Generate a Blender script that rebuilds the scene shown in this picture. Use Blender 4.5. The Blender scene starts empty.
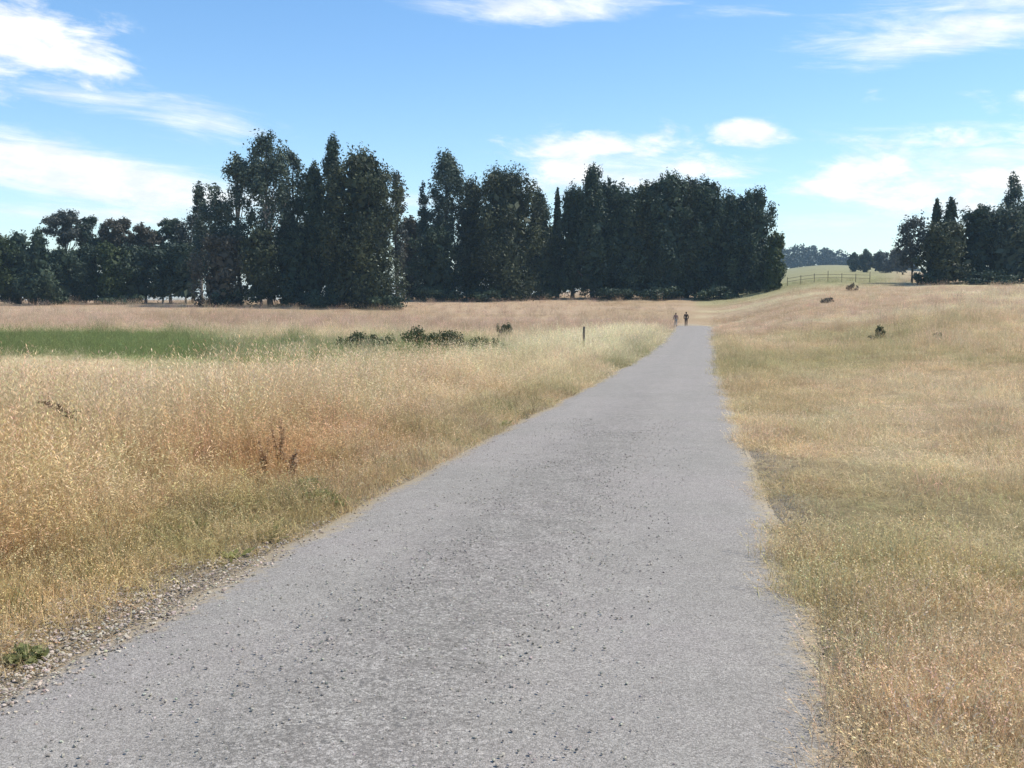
import bpy, bmesh, math, random
import numpy as np
from mathutils import Vector, Matrix, Euler

random.seed(11)
RNG = np.random.default_rng(11)
SC = bpy.context.scene
COL = SC.collection
F = 1000.0                      # focal length in pixels of a 1024 wide frame
CAM_H = 1.6
PITCH = math.atan(84 / F)       # camera tilt below the horizontal
ROAD_A = math.atan(0.192)       # the path runs a little to the right of the view
RD = np.array([math.sin(ROAD_A), math.cos(ROAD_A)])
RT = np.array([math.cos(ROAD_A), -math.sin(ROAD_A)])
ROAD_O = np.array([-1.325, 0.0])

# ------------------------------------------------------------------ helpers
def tag(o, label=None, cat=None, group=None, kind=None):
    if label: o['label'] = label
    if cat: o['category'] = cat
    if group: o['group'] = group
    if kind: o['kind'] = kind
    return o

def empty(name, loc, rz=0.0):
    o = bpy.data.objects.new(name, None)
    o.empty_display_size = 0.2
    COL.objects.link(o)
    o.location = loc
    o.rotation_euler = (0, 0, rz)
    return o

def link(name, me, mat=None, parent=None):
    o = bpy.data.objects.new(name, me)
    COL.objects.link(o)
    if mat: me.materials.append(mat)
    if parent: o.parent = parent
    return o

def mesh_np(name, V, faces=None, quads=None, tris=None, smooth=False):
    """mesh from numpy arrays of verts and quads / tris"""
    me = bpy.data.meshes.new(name)
    V = np.asarray(V, np.float32)
    parts = []
    tot = []
    if quads is not None and len(quads):
        parts.append(np.asarray(quads, np.int32).ravel()); tot += [4] * len(quads)
    if tris is not None and len(tris):
        parts.append(np.asarray(tris, np.int32).ravel()); tot += [3] * len(tris)
    idx = np.concatenate(parts)
    tot = np.array(tot, np.int32)
    me.vertices.add(len(V)); me.vertices.foreach_set('co', V.ravel())
    me.loops.add(len(idx)); me.loops.foreach_set('vertex_index', idx)
    me.polygons.add(len(tot))
    st = np.zeros(len(tot), np.int32); st[1:] = np.cumsum(tot)[:-1]
    me.polygons.foreach_set('loop_start', st)
    me.polygons.foreach_set('loop_total', tot)
    if smooth: me.polygons.foreach_set('use_smooth', np.ones(len(tot), bool))
    me.update(calc_edges=True); me.validate()
    return me

def vcol(me, name, C):
    a = me.attributes.new(name, 'FLOAT_COLOR', 'POINT')
    C = np.asarray(C, np.float32)
    if C.shape[1] == 3: C = np.concatenate([C, np.ones((len(C), 1), np.float32)], 1)
    a.data.foreach_set('color', C.ravel())

class MB:
    """collects tubes, boxes, lathes into one mesh"""
    def __init__(s): s.V = []; s.Q = []; s.T = []; s.n = 0
    def add(s, V, Q=(), T=()):
        V = np.asarray(V, float)
        if len(Q): s.Q.append(np.asarray(Q, int) + s.n)
        if len(T): s.T.append(np.asarray(T, int) + s.n)
        s.V.append(V); s.n += len(V)
    def tube(s, P, R, k=8, cap=True):
        P = [np.asarray(p, float) for p in P]; n = len(P)
        if np.isscalar(R): R = [R] * n
        V = []
        ref = np.array([1.0, 0, 0])
        for i in range(n):
            d = P[min(i + 1, n - 1)] - P[max(i - 1, 0)]
            d = d / (np.linalg.norm(d) + 1e-9)
            a = ref - d * ref.dot(d)
            if np.linalg.norm(a) < 1e-3: a = np.cross(d, [0, 1, 0])
            a /= np.linalg.norm(a); b = np.cross(d, a); ref = a
            for j in range(k):
                t = 2 * math.pi * j / k
                V.append(P[i] + R[i] * (math.cos(t) * a + math.sin(t) * b))
        Q = [(i * k + j, i * k + (j + 1) % k, (i + 1) * k + (j + 1) % k, (i + 1) * k + j) for i in range(n - 1) for j in range(k)]
        T = []
        if cap:
            V.append(P[0]); V.append(P[-1]); c0, c1 = n * k, n * k + 1
            T += [(c0, (j + 1) % k, j) for j in range(k)]
            T += [(c1, (n - 1) * k + j, (n - 1) * k + (j + 1) % k) for j in range(k)]
        s.add(V, Q, T)
    def box(s, lo, hi):
        x0, y0, z0 = lo; x1, y1, z1 = hi
        V = [(x0,y0,z0),(x1,y0,z0),(x1,y1,z0),(x0,y1,z0),(x0,y0,z1),(x1,y0,z1),(x1,y1,z1),(x0,y1,z1)]
        s.add(V, [(0,3,2,1),(4,5,6,7),(0,1,5,4),(1,2,6,5),(2,3,7,6),(3,0,4,7)])
    def build(s, name, mat=None, parent=None, smooth=True):
        me = mesh_np(name, np.concatenate(s.V), quads=np.concatenate(s.Q) if s.Q else None,
                     tris=np.concatenate(s.T) if s.T else None, smooth=smooth)
        return link(name, me, mat, parent)

def hash2(ix, iy, seed):
    h = (ix.astype(np.int64) * 374761393 + iy.astype(np.int64) * 668265263 + seed * 1442695041) & 0xffffffff
    h = ((h ^ (h >> 13)) * 1274126177) & 0xffffffff
    return ((h ^ (h >> 16)) & 0xffff) / 65535.0

def vnoise(x, y, seed=0):
    x = np.asarray(x, float); y = np.asarray(y, float)
    ix = np.floor(x); iy = np.floor(y); fx = x - ix; fy = y - iy
    fx = fx * fx * (3 - 2 * fx); fy = fy * fy * (3 - 2 * fy)
    a = hash2(ix, iy, seed); b = hash2(ix + 1, iy, seed); c = hash2(ix, iy + 1, seed); d = hash2(ix + 1, iy + 1, seed)
    return (a * (1 - fx) + b * fx) * (1 - fy) + (c * (1 - fx) + d * fx) * fy

def fbm(x, y, seed=0, o=4):
    v = 0; a = .5; t = 0
    for i in range(o):
        v = v + a * vnoise(x * 2 ** i + 17.3 * i, y * 2 ** i - 9.1 * i, seed + i); t += a; a *= .5
    return v / t

def sstep(a, b, x):
    t = np.clip((np.asarray(x, float) - a) / (b - a), 0, 1)
    return t * t * (3 - 2 * t)

# ------------------------------------------------------------------ the lie of the land
COLS = [
 (-150, [(0,0),(30,-.78),(60,-1.5),(90,-1.75),(115,-1.1),(140,-.2),(165,.8),(220,1.1),(400,1.35),(5000,1.4)]),
 (260,  [(0,0),(30,-.78),(60,-1.55),(90,-1.8),(120,-.9),(140,-.1),(160,.7),(185,1.3),(260,1.4),(400,1.45),(5000,1.5)]),
 (480,  [(0,0),(30,-.78),(60,-1.56),(90,-1.85),(110,-1.85),(125,-1.7),(150,-.2),(175,1.7),(195,2.2),(260,2.4),(400,2.6),(5000,5)]),
 (705,  [(0,0),(30,-.78),(60,-1.56),(90,-1.88),(110,-1.85),(125,-1.78),(150,-.2),(175,1.8),(195,2.6),(260,3.6),(400,6),(1000,24),(5000,40)]),
 (830,  [(0,0),(30,-.78),(60,-1.5),(80,-1.45),(95,-.9),(105,-.4),(120,.6),(140,2.2),(160,3.8),(180,5.0),(220,6.6),(300,9.4),(500,16.5),(900,33),(5000,45)]),
 (970,  [(0,0),(30,-.72),(50,-.8),(70,-.35),(90,.4),(120,1.65),(140,2.9),(162,4.3),(200,6.0),(300,9.2),(500,14),(900,24),(5000,40)]),
]
_D = np.arange(-120, 5001, 1.0)
_TAB = []
for px, pts in COLS:
    d, z = np.array(pts).T
    zz = np.interp(_D, d, z)
    for w in (13, 9):
        k = np.ones(w) / w
        zz = np.convolve(np.pad(zz, w // 2, mode='edge'), k, mode='valid')
    _TAB.append(zz)
_TAB = np.array(_TAB); _PX = np.array([c[0] for c in COLS], float)

def base_z(x, y):
    x = np.asarray(x, float); y = np.asarray(y, float)
    px = 512 + F * x / np.maximum(y, 4.0)
    px = np.clip(px, _PX[0], _PX[-1] - .01)
    i = np.clip(np.searchsorted(_PX, px, side='right') - 1, 0, len(_PX) - 2)
    f = (px - _PX[i]) / (_PX[i + 1] - _PX[i]); f = f * f * (3 - 2 * f)
    q = np.clip(y + 120, 0, 5119); q0 = np.floor(q).astype(int); q0 = np.minimum(q0, 5119); fr = q - q0
    q1 = np.minimum(q0 + 1, 5120)
    za = _TAB[i, q0] * (1 - fr) + _TAB[i, q1] * fr
    zb = _TAB[i + 1, q0] * (1 - fr) + _TAB[i + 1, q1] * fr
    return za * (1 - f) + zb * f

def to_st(x, y):
    dx = np.asarray(x, float) - ROAD_O[0]; dy = np.asarray(y, float) - ROAD_O[1]
    return dx * RD[0] + dy * RD[1], dx * RT[0] + dy * RT[1]
def to_xy(s, t):
    s = np.asarray(s, float); t = np.asarray(t, float)
    return ROAD_O[0] + s * RD[0] + t * RT[0], ROAD_O[1] + s * RD[1] + t * RT[1]

def ground_z(x, y, road=True):
    x = np.asarray(x, float); y = np.asarray(y, float)
    s, t = to_st(x, y)
    z = base_z(x, y)
    off = sstep(2.0, 5.0, np.abs(t)) * np.where(s > 118, sstep(170, 190, s), 1)
    z = z + off * ((fbm(x * .35, y * .35, 3) - .5) * .22 + (fbm(x * .06, y * .06, 5) - .5) * .45)
    if road: z = z - .06 * (1 - sstep(1.5, 2.1, np.abs(t) / (1 + .26 * sstep(25, 85, s)))) * (1 - sstep(112, 125, s))
    return z

def flare(s): return 1 + .26 * sstep(25, 85, s)

def gz(x, y): return float(ground_z(np.array([x]), np.array([y]))[0])

# ------------------------------------------------------------------ materials
def new_mat(name):
    m = bpy.data.materials.new(name); m.use_nodes = True
    nt = m.node_tree; nt.nodes.clear()
    out = nt.nodes.new('ShaderNodeOutputMaterial')
    return m, nt, out
def N(nt, typ, **kw):
    n = nt.nodes.new(typ)
    for k, v in kw.items():
        if k in n.inputs.keys() if isinstance(k, str) else False: n.inputs[k].default_value = v
        else: setattr(n, k, v)
    return n
def noise(nt, vec, scale, detail=6, rough=.6, dist=0.0):
    n = nt.nodes.new('ShaderNodeTexNoise')
    n.inputs['Scale'].default_value = scale; n.inputs['Detail'].default_value = detail
    n.inputs['Roughness'].default_value = rough; n.inputs['Distortion'].default_value = dist
    if vec is not None: nt.links.new(vec, n.inputs['Vector'])
    return n.outputs['Fac']
def math_n(nt, op, a, b=None, c=None, clamp=False):
    n = nt.nodes.new('ShaderNodeMath'); n.operation = op; n.use_clamp = clamp
    for i, v in enumerate((a, b, c)):
        if v is None: continue
        if isinstance(v, (int, float)): n.inputs[i].default_value = v
        else: nt.links.new(v, n.inputs[i])
    return n.outputs[0]
def maprange(nt, v, a, b, c, d, smooth=True):
    n = nt.nodes.new('ShaderNodeMapRange')
    n.interpolation_type = 'SMOOTHSTEP' if smooth else 'LINEAR'
    nt.links.new(v, n.inputs[0])
    for i, q in enumerate((a, b, c, d)): n.inputs[i + 1].default_value = q
    return n.outputs[0]
def mixc(nt, fac, a, b, mode='MIX'):
    n = nt.nodes.new('ShaderNodeMix'); n.data_type = 'RGBA'; n.blend_type = mode
    if isinstance(fac, (int, float)): n.inputs[0].default_value = fac
    else: nt.links.new(fac, n.inputs[0])
    for i, v in ((6, a), (7, b)):
        if isinstance(v, tuple): n.inputs[i].default_value = (*v, 1) if len(v) == 3 else v
        else: nt.links.new(v, n.inputs[i])
    return n.outputs[2]
def bump(nt, h, strength, dist):
    n = nt.nodes.new('ShaderNodeBump'); n.inputs['Strength'].default_value = strength; n.inputs['Distance'].default_value = dist
    nt.links.new(h, n.inputs['Height']); return n.outputs[0]
def principled(nt, out, color, rough=.9, normal=None, spec=.2):
    p = nt.nodes.new('ShaderNodeBsdfPrincipled')
    if isinstance(color, tuple): p.inputs['Base Color'].default_value = (*color, 1)
    else: nt.links.new(color, p.inputs['Base Color'])
    p.inputs['Roughness'].default_value = rough
    p.inputs['Specular IOR Level'].default_value = spec
    if normal is not None: nt.links.new(normal, p.inputs['Normal'])
    nt.links.new(p.outputs[0], out.inputs[0]); return p

def mat_ground():
    m, nt, out = new_mat('dry_meadow_soil')
    tc = nt.nodes.new('ShaderNodeTexCoord').outputs['Object']
    at = N(nt, 'ShaderNodeAttribute', attribute_name='col').outputs['Color']
    n1 = noise(nt, tc, 9, 8, .7); n2 = noise(nt, tc, .9, 6, .65); n3 = noise(nt, tc, 45, 4, .7)
    f = math_n(nt, 'ADD', math_n(nt, 'MULTIPLY', n1, .75), math_n(nt, 'MULTIPLY', n3, .5))
    f = maprange(nt, f, .42, .85, .5, 1.4, False)
    c = mixc(nt, 1, at, f, 'MULTIPLY')
    c = mixc(nt, maprange(nt, n2, .5, .75, 0, .3), c, (.42, .35, .21))
    h = math_n(nt, 'ADD', n1, n3)
    principled(nt, out, c, 1, bump(nt, h, .9, .06), .05)
    return m

def mat_path():
    m, nt, out = new_mat('worn_gravel_path')
    tc = nt.nodes.new('ShaderNodeTexCoord').outputs['Object']
    at = N(nt, 'ShaderNodeAttribute', attribute_name='col').outputs['Color']
    sep = nt.nodes.new('ShaderNodeSeparateColor'); nt.links.new(at, sep.inputs[0])
    wear, edge, loose = sep.outputs[0], sep.outputs[1], sep.outputs[2]
    big = noise(nt, tc, .55, 5, .6); mid = noise(nt, tc, 4.5, 6, .65); fine = noise(nt, tc, 60, 4, .75); grit = noise(nt, tc, 190, 2, .6)
    v = nt.nodes.new('ShaderNodeTexVoronoi'); v.inputs['Scale'].default_value = 55; nt.links.new(tc, v.inputs['Vector'])
    vs = nt.nodes.new('ShaderNodeSeparateColor'); nt.links.new(v.outputs['Color'], vs.inputs[0])
    c = mixc(nt, maprange(nt, big, .35, .65, 0, 1), (.300, .275, .240), (.330, .296, .264))
    c = mixc(nt, maprange(nt, mid, .4, .68, 0, .55), c, (.36, .332, .288))
    c = mixc(nt, math_n(nt, 'MULTIPLY', wear, maprange(nt, mid, .38, .6, .45, 0)), c, (.215, .195, .168))
    stone = maprange(nt, vs.outputs[0], 0, 1, .66, 1.34, False)
    v2 = nt.nodes.new('ShaderNodeTexVoronoi'); v2.inputs['Scale'].default_value = 140; v2.inputs['Randomness'].default_value = 1
    wob = nt.nodes.new('ShaderNodeVectorMath'); wob.operation = 'ADD'; nt.links.new(tc, wob.inputs[0])
    wn = nt.nodes.new('ShaderNodeTexNoise'); wn.inputs['Scale'].default_value = 70; nt.links.new(tc, wn.inputs['Vector'])
    wm = nt.nodes.new('ShaderNodeVectorMath'); wm.operation = 'SCALE'; wm.inputs[3].default_value = .012; nt.links.new(wn.outputs['Color'], wm.inputs[0]); nt.links.new(wm.outputs[0], wob.inputs[1])
    nt.links.new(wob.outputs[0], v2.inputs['Vector']); nt.links.new(wob.outputs[0], v.inputs['Vector'])
    vs2 = nt.nodes.new('ShaderNodeSeparateColor'); nt.links.new(v2.outputs['Color'], vs2.inputs[0])
    stone2 = maprange(nt, vs2.outputs[0], 0, 1, .6, 1.4, False)
    c = mixc(nt, maprange(nt, loose, 0, 1, .25, .8), c, mixc(nt, 1, c, stone, 'MULTIPLY'))
    c = mixc(nt, .75, c, mixc(nt, 1, c, stone2, 'MULTIPLY'))
    # dark seams between the packed stones
    c = mixc(nt, maprange(nt, v2.outputs['Distance'], .45, .85, 0, .55), c, (.13, .118, .10))
    c = mixc(nt, math_n(nt, 'MULTIPLY', maprange(nt, v.outputs['Distance'], .5, .85, 0, .6), maprange(nt, loose, .1, .9, .15, 1)), c, (.14, .128, .11))
    # dark chips pulled out of the middle of the track
    pit = math_n(nt, 'MULTIPLY', maprange(nt, noise(nt, tc, 19, 4, .65), .59, .67, 0, .5), maprange(nt, loose, .1, .9, .12, 1))
    c = mixc(nt, pit, c, (.10, .095, .09))
    en = noise(nt, tc, 13, 5, .7)
    ef = maprange(nt, math_n(nt, 'ADD', edge, math_n(nt, 'MULTIPLY', math_n(nt, 'SUBTRACT', en, .5), 1.7)), .30, .85, 0, 1)
    c = mixc(nt, ef, c, mixc(nt, maprange(nt, fine, .3, .7, 0, 1), (.29, .235, .155), (.46, .375, .255)))
    g = maprange(nt, grit, .3, .7, .82, 1.18, False)
    c = mixc(nt, 1, c, g, 'MULTIPLY')
    h = math_n(nt, 'SUBTRACT', math_n(nt, 'MULTIPLY', fine, 1), math_n(nt, 'ADD', math_n(nt, 'MULTIPLY', v.outputs['Distance'], .5), math_n(nt, 'MULTIPLY', v2.outputs['Distance'], .6)))
    h = math_n(nt, 'SUBTRACT', h, pit)
    h = math_n(nt, 'ADD', h, math_n(nt, 'MULTIPLY', mid, .4))
    principled(nt, out, c, .95, bump(nt, h, .5, .012), .1)
    return m

def mat_instanced(name, transl=.3, rough=.8, tonemul=1.0):
    m, nt, out = new_mat(name)
    a = N(nt, 'ShaderNodeAttribute', attribute_name='icol', attribute_type='INSTANCER').outputs['Color']
    t = N(nt, 'ShaderNodeAttribute', attribute_name='tone').outputs['Color']
    c = mixc(nt, 1, a, t, 'MULTIPLY')
    d = nt.nodes.new('ShaderNodeBsdfDiffuse'); nt.links.new(c, d.inputs[0])
    if transl:
        tr = nt.nodes.new('ShaderNodeBsdfTranslucent'); nt.links.new(c, tr.inputs[0])
        mx = nt.nodes.new('ShaderNodeMixShader'); mx.inputs[0].default_value = transl
        nt.links.new(d.outputs[0], mx.inputs[1]); nt.links.new(tr.outputs[0], mx.inputs[2])
        nt.links.new(mx.outputs[0], out.inputs[0])
    else: nt.links.new(d.outputs[0], out.inputs[0])
    return m

def mat_leaf(name, c0, c1, transl=.2):
    """two leaf colours mixed leaf by leaf"""
    m, nt, out = new_mat(name)
    t = N(nt, 'ShaderNodeAttribute', attribute_name='tone').outputs['Color']
    sep = nt.nodes.new('ShaderNodeSeparateColor'); nt.links.new(t, sep.inputs[0])
    c = mixc(nt, sep.outputs[0], c0, c1)
    d = nt.nodes.new('ShaderNodeBsdfPrincipled'); nt.links.new(c, d.inputs['Base Color'])
    d.inputs['Roughness'].default_value = .6; d.inputs['Specular IOR Level'].default_value = .25
    tr = nt.nodes.new('ShaderNodeBsdfTranslucent'); nt.links.new(c, tr.inputs[0])
    mx = nt.nodes.new('ShaderNodeMixShader'); mx.inputs[0].default_value = transl
    nt.links.new(d.outputs[0], mx.inputs[1]); nt.links.new(tr.outputs[0], mx.inputs[2])
    nt.links.new(mx.outputs[0], out.inputs[0])
    return m

def mat_wood(name, c0, c1, scale=6, stretch=(1, 1, .12)):
    m, nt, out = new_mat(name)
    tc = nt.nodes.new('ShaderNodeTexCoord').outputs['Object']
    mp = nt.nodes.new('ShaderNodeMapping'); mp.inputs['Scale'].default_value = stretch; nt.links.new(tc, mp.inputs[0])
    n = noise(nt, mp.outputs[0], scale, 6, .7)
    c = mixc(nt, maprange(nt, n, .3, .7, 0, 1), c0, c1)
    principled(nt, out, c, .9, bump(nt, n, .6, .02), .1)
    return m

def mat_cloth(name, c):
    m, nt, out = new_mat(name)
    tc = nt.nodes.new('ShaderNodeTexCoord').outputs['Object']
    n = noise(nt, tc, 14, 4, .6)
    cc = mixc(nt, maprange(nt, n, .3, .7, 0, 1), tuple(x * .8 for x in c), tuple(min(1, x * 1.15) for x in c))
    principled(nt, out, cc, .9, bump(nt, n, .4, .02), .1)
    return m

M = {}
M['ground'] = mat_ground()
M['path'] = mat_path()
M['grass'] = mat_instanced('dry_grass_blades', .32)
M['stone'] = mat_instanced('loose_stone', 0)
M['cypress'] = mat_leaf('cypress_foliage', (.022, .042, .030), (.078, .108, .058), .18)
M['cypress_olive'] = mat_leaf('cypress_foliage_olive', (.028, .038, .022), (.088, .102, .046), .15)
M['gum'] = mat_leaf('gum_foliage', (.034, .056, .044), (.118, .148, .098), .22)
M['gum_grey'] = mat_leaf('gum_foliage_grey', (.045, .055, .050), (.125, .130, .105), .18)
M['pine'] = mat_leaf('pine_foliage', (.024, .046, .032), (.082, .105, .062), .15)
M['green'] = mat_leaf('broad_foliage', (.030, .050, .018), (.090, .115, .040), .2)
M['brown'] = mat_leaf('brownish_foliage', (.055, .050, .036), (.125, .110, .078), .15)
M['far'] = mat_leaf('far_wood_foliage', (.010, .022, .018), (.028, .044, .034), .05)
M['bramble'] = mat_leaf('bramble_foliage', (.030, .046, .016), (.115, .130, .044), .25)
M['weed'] = mat_leaf('weed_foliage', (.22, .24, .085), (.36, .34, .145), .45)
M['rust'] = mat_leaf('rusty_seed', (.44, .275, .14), (.60, .40, .23), .4)
M['bark'] = mat_wood('dark_bark', (.05, .042, .036), (.13, .11, .095), 5)
M['gumbark'] = mat_wood('pale_gum_bark', (.16, .14, .12), (.36, .33, .29), 4)
M['post'] = mat_wood('grey_post_wood', (.06, .05, .042), (.17, .145, .12), 30)
M['dead'] = mat_wood('dead_branch_wood', (.035, .022, .014), (.11, .07, .045), 20)

# ------------------------------------------------------------------ colours of the meadow (what grows where)
STRAW = np.array([.54, .42, .255]); GOLD = np.array([.48, .36, .185]); PALE = np.array([.59, .485, .305])
PINK = np.array([.52, .395, .275]); OLIVE = np.array([.36, .31, .155]); GREEN = np.array([.175, .215, .070])
RUSSET = np.array([.42, .25, .115]); CREAM = np.array([.60, .53, .34]); BROWN = np.array([.42, .315, .19])

def mixn(a, b, f): return a + (b - a) * f[:, None]

def zone(x, y):
    """colour of the vegetation and how green it is"""
    x = np.asarray(x, float); y = np.asarray(y, float)
    s, t = to_st(x, y)
    yy = np.maximum(y, 1); px = 512 + F * x / yy
    n1 = fbm(x * .12, y * .12, 21); n2 = fbm(x * .5, y * .5, 31); n3 = fbm(x * .03, y * .05, 41)
    C = np.repeat(STRAW[None], len(x), 0)
    left = sstep(1.0, -1.0, t)
    # left of the path: golden near, paler in the middle distance, pinkish under the trees
    Lc = np.repeat(GOLD[None], len(x), 0)
    Lc = mixn(Lc, STRAW[None], sstep(6, 14, y + (n2 - .5) * 6))
    Lc = mixn(Lc, PALE[None], sstep(14, 34, y + (n1 - .5) * 20) * .9)
    Lc = mixn(Lc, RUSSET[None], sstep(.56, .68, fbm(x * .45, y * .45, 51)) * .45 * sstep(30, 14, y))
    Lc = mixn(Lc, RUSSET[None] * 1.1, .8 * np.exp(-((x + 2.45) / .75) ** 2 - ((y - 10.6) / 1.3) ** 2))
    Lc = mixn(Lc, PINK[None], sstep(96, 108, y))
    Lc = mixn(Lc, BROWN[None], sstep(.5, .62, fbm(x * .05, y * .14, 61)) * sstep(100, 110, y) * .5)
    g = sstep(45, 52, y + (n1 - .5) * 12) * sstep(99, 93, y + (n2 - .5) * 5 + (n1 - .5) * 8) * sstep(-.27, -.34, x / yy + (n1 - .5) * .12)
    g2 = sstep(27, 36, y + (n1 - .5) * 22) * sstep(84, 74, y + (n1 - .5) * 14) * sstep(.03, -.03, x / yy + (n1 - .5) * .1) * sstep(-.42, -.32, x / yy) * .9
    g3 = sstep(.60, .72, n1) * sstep(30, 36, y) * sstep(70, 60, y) * .5
    Lc = mixn(Lc, GREEN[None], np.clip(g * .92 + g2 * (.35 + .75 * sstep(.35, .6, n2)) + g3, 0, .93))
    # pale oats standing along the path further on
    oats = sstep(38, 50, s) * sstep(-11, -7, t) * sstep(125, 105, s)
    Lc = mixn(Lc, CREAM[None], oats * .75)
    # right of the path
    Rc = np.repeat(STRAW[None], len(x), 0)
    Rc = mixn(Rc, OLIVE[None], sstep(.47, .62, fbm(x * .3, y * .3, 71)) * .7 * sstep(14, 7, y))
    Rc = mixn(Rc, BROWN[None], sstep(9, 20, y + (n2 - .5) * 8) * .22)
    Rc = mixn(Rc, PALE[None], sstep(.52, .66, fbm(x * .4, y * .25, 81)) * .6)
    Rc = mixn(Rc, OLIVE[None], sstep(22, 40, y + (n1 - .5) * 16) * sstep(100, 84, y) * (.0 + .75 * sstep(.42, .62, n1)))
    Rc = mixn(Rc, OLIVE[None], sstep(4.6, 3.2, t) * sstep(8, 20, y) * .35)
    Rc = mixn(Rc, PINK[None], sstep(84, 100, y + (n1 - .5) * 10) * .85)
    Rc = mixn(Rc, BROWN[None], sstep(.5, .62, fbm(x * .06, y * .16, 91)) * sstep(84, 95, y) * .6)
    Rc = mixn(Rc, CREAM[None], sstep(.55, .63, fbm(x * .05, y * .2, 96)) * sstep(70, 90, y) * .7)
    gg = sstep(150, 175, y) * sstep(.41, .36, x / yy)
    Rc = mixn(Rc, np.array([[.30, .30, .155]]), gg * .85)
    C = mixn(Rc, Lc, left)
    # green fringe beside the path
    fr = sstep(-3.4, -2.6, t) * sstep(-1.7, -2.0, t) * sstep(.28, .5, fbm(x * .5, y * .5, 101)) * sstep(5.0, 7, y)
    C = mixn(C, np.array([[.27, .265, .11]]), fr * .3 * sstep(95, 80, s))
    return C

# ------------------------------------------------------------------ ground sheet
def grow(a, b, st, r):
    out = [a]
    while out[-1] < b:
        out.append(out[-1] + st); st *= r
    out[-1] = b
    return out
S = np.array(grow(-110, -6, 6, .95)[:-1] + list(np.arange(-6, 40, .5)) + list(np.arange(40, 230, 1.5)) + grow(230, 4700, 2, 1.07))
S = np.unique(np.round(S, 3))
tp = list(np.arange(0, 10, .4)) + grow(10, 4200, .45, 1.07)
Tt = np.array([-v for v in tp[:0:-1]] + tp)
SS, TT = np.meshgrid(S, Tt, indexing='ij')
X, Y = to_xy(SS.ravel(), TT.ravel())
Z = ground_z(X, Y)
ns, ntt = SS.shape
ii = np.arange(ns - 1)[:, None] * ntt + np.arange(ntt - 1)[None]
ii = ii.ravel()
me = mesh_np('ground', np.stack([X, Y, Z], 1), quads=np.stack([ii, ii + ntt, ii + ntt + 1, ii + 1], 1)[:, ::-1], smooth=True)
gcol = zone(X, Y) * np.array([.90, .87, .82])
spill = (1 - sstep(1.9, 2.7, np.abs(TT.ravel()))) * (1 - sstep(100, 125, SS.ravel()))
vcol(me, 'col', gcol + (np.array([.40, .325, .225]) - gcol) * spill[:, None])
ground = link('ground', me, M['ground'])
tag(ground, 'rolling dry summer meadow ground under the straw grass', 'ground', kind='structure')

# ------------------------------------------------------------------ the path
def path_center():
    pts = [(s, 0.0) for s in np.arange(-60, 122, .5)]
    xy = [to_xy(s, t) for s, t in pts]
    P = [np.array([float(a), float(b)]) for a, b in xy]
    h = ROAD_A
    while len(P) < 364 + 18:
        h -= .5 / 60
        P.append(P[-1] + .5 * np.array([math.sin(h), math.cos(h)]))
    return P
PC = path_center()
V = []; A = []
CT = np.linspace(-1, 1, 25)
for i, p in enumerate(PC):
    d = PC[min(i + 1, len(PC) - 1)] - PC[max(i - 1, 0)]; d /= np.linalg.norm(d)
    nrm = np.array([d[1], -d[0]])
    s = -60 + .5 * i
    wl = 1.80 + .22 * (fbm(np.array([s * .5]), np.array([1.5]), 7)[0] - .5) + .25 * (fbm(np.array([s * 1.7]), np.array([8.5]), 9)[0] - .5)
    wr = 2.04 + .18 * (fbm(np.array([s * .5]), np.array([4.5]), 8)[0] - .5) + .2 * (fbm(np.array([s * 1.9]), np.array([2.5]), 6)[0] - .5)
    for c in CT:
        w = c * (wl if c < 0 else wr) * float(flare(s)) * (1 - .5 * float(sstep(125, 131, s)))
        q = p + nrm * w
        ac = abs(c)
        z = base_z(np.array([q[0]]), np.array([q[1]]))[0] + .035 * (1 - ac ** 2) - .045 * max(0, ac - .9) / .1
        z += .012 * (fbm(np.array([q[0] * .9]), np.array([q[1] * .9]), 13)[0] - .5) - .012 * math.exp(-((w - .75) / .3) ** 2) - .012 * math.exp(-((w + .75) / .3) ** 2)
        if s > 112: z += .05 * min(1, (s - 112) / 10)
        V.append((q[0], q[1], z))
        mid = math.exp(-((w + .05) / .55) ** 2)
        near = 1 - .75 * float(sstep(8, 30, s))
        A.append((mid * near * .8, max(float(sstep(.74 + .3 * (fbm(np.array([q[0] * 1.3]), np.array([q[1] * 1.3]), 15)[0] - .5), 1.0, ac)), 1.3 * float(sstep(124, 131, s))), (mid * .9 + .15) * near))
k = len(CT)
ii = (np.arange(len(PC) - 1)[:, None] * k + np.arange(k - 1)[None]).ravel()
me = mesh_np('path', V, quads=np.stack([ii, ii + 1, ii + k + 1, ii + k], 1), smooth=True)
vcol(me, 'col', A)
path = link('path', me, M['path'])
tag(path, 'worn grey gravel path running straight to the trees', 'path', kind='structure')

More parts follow.
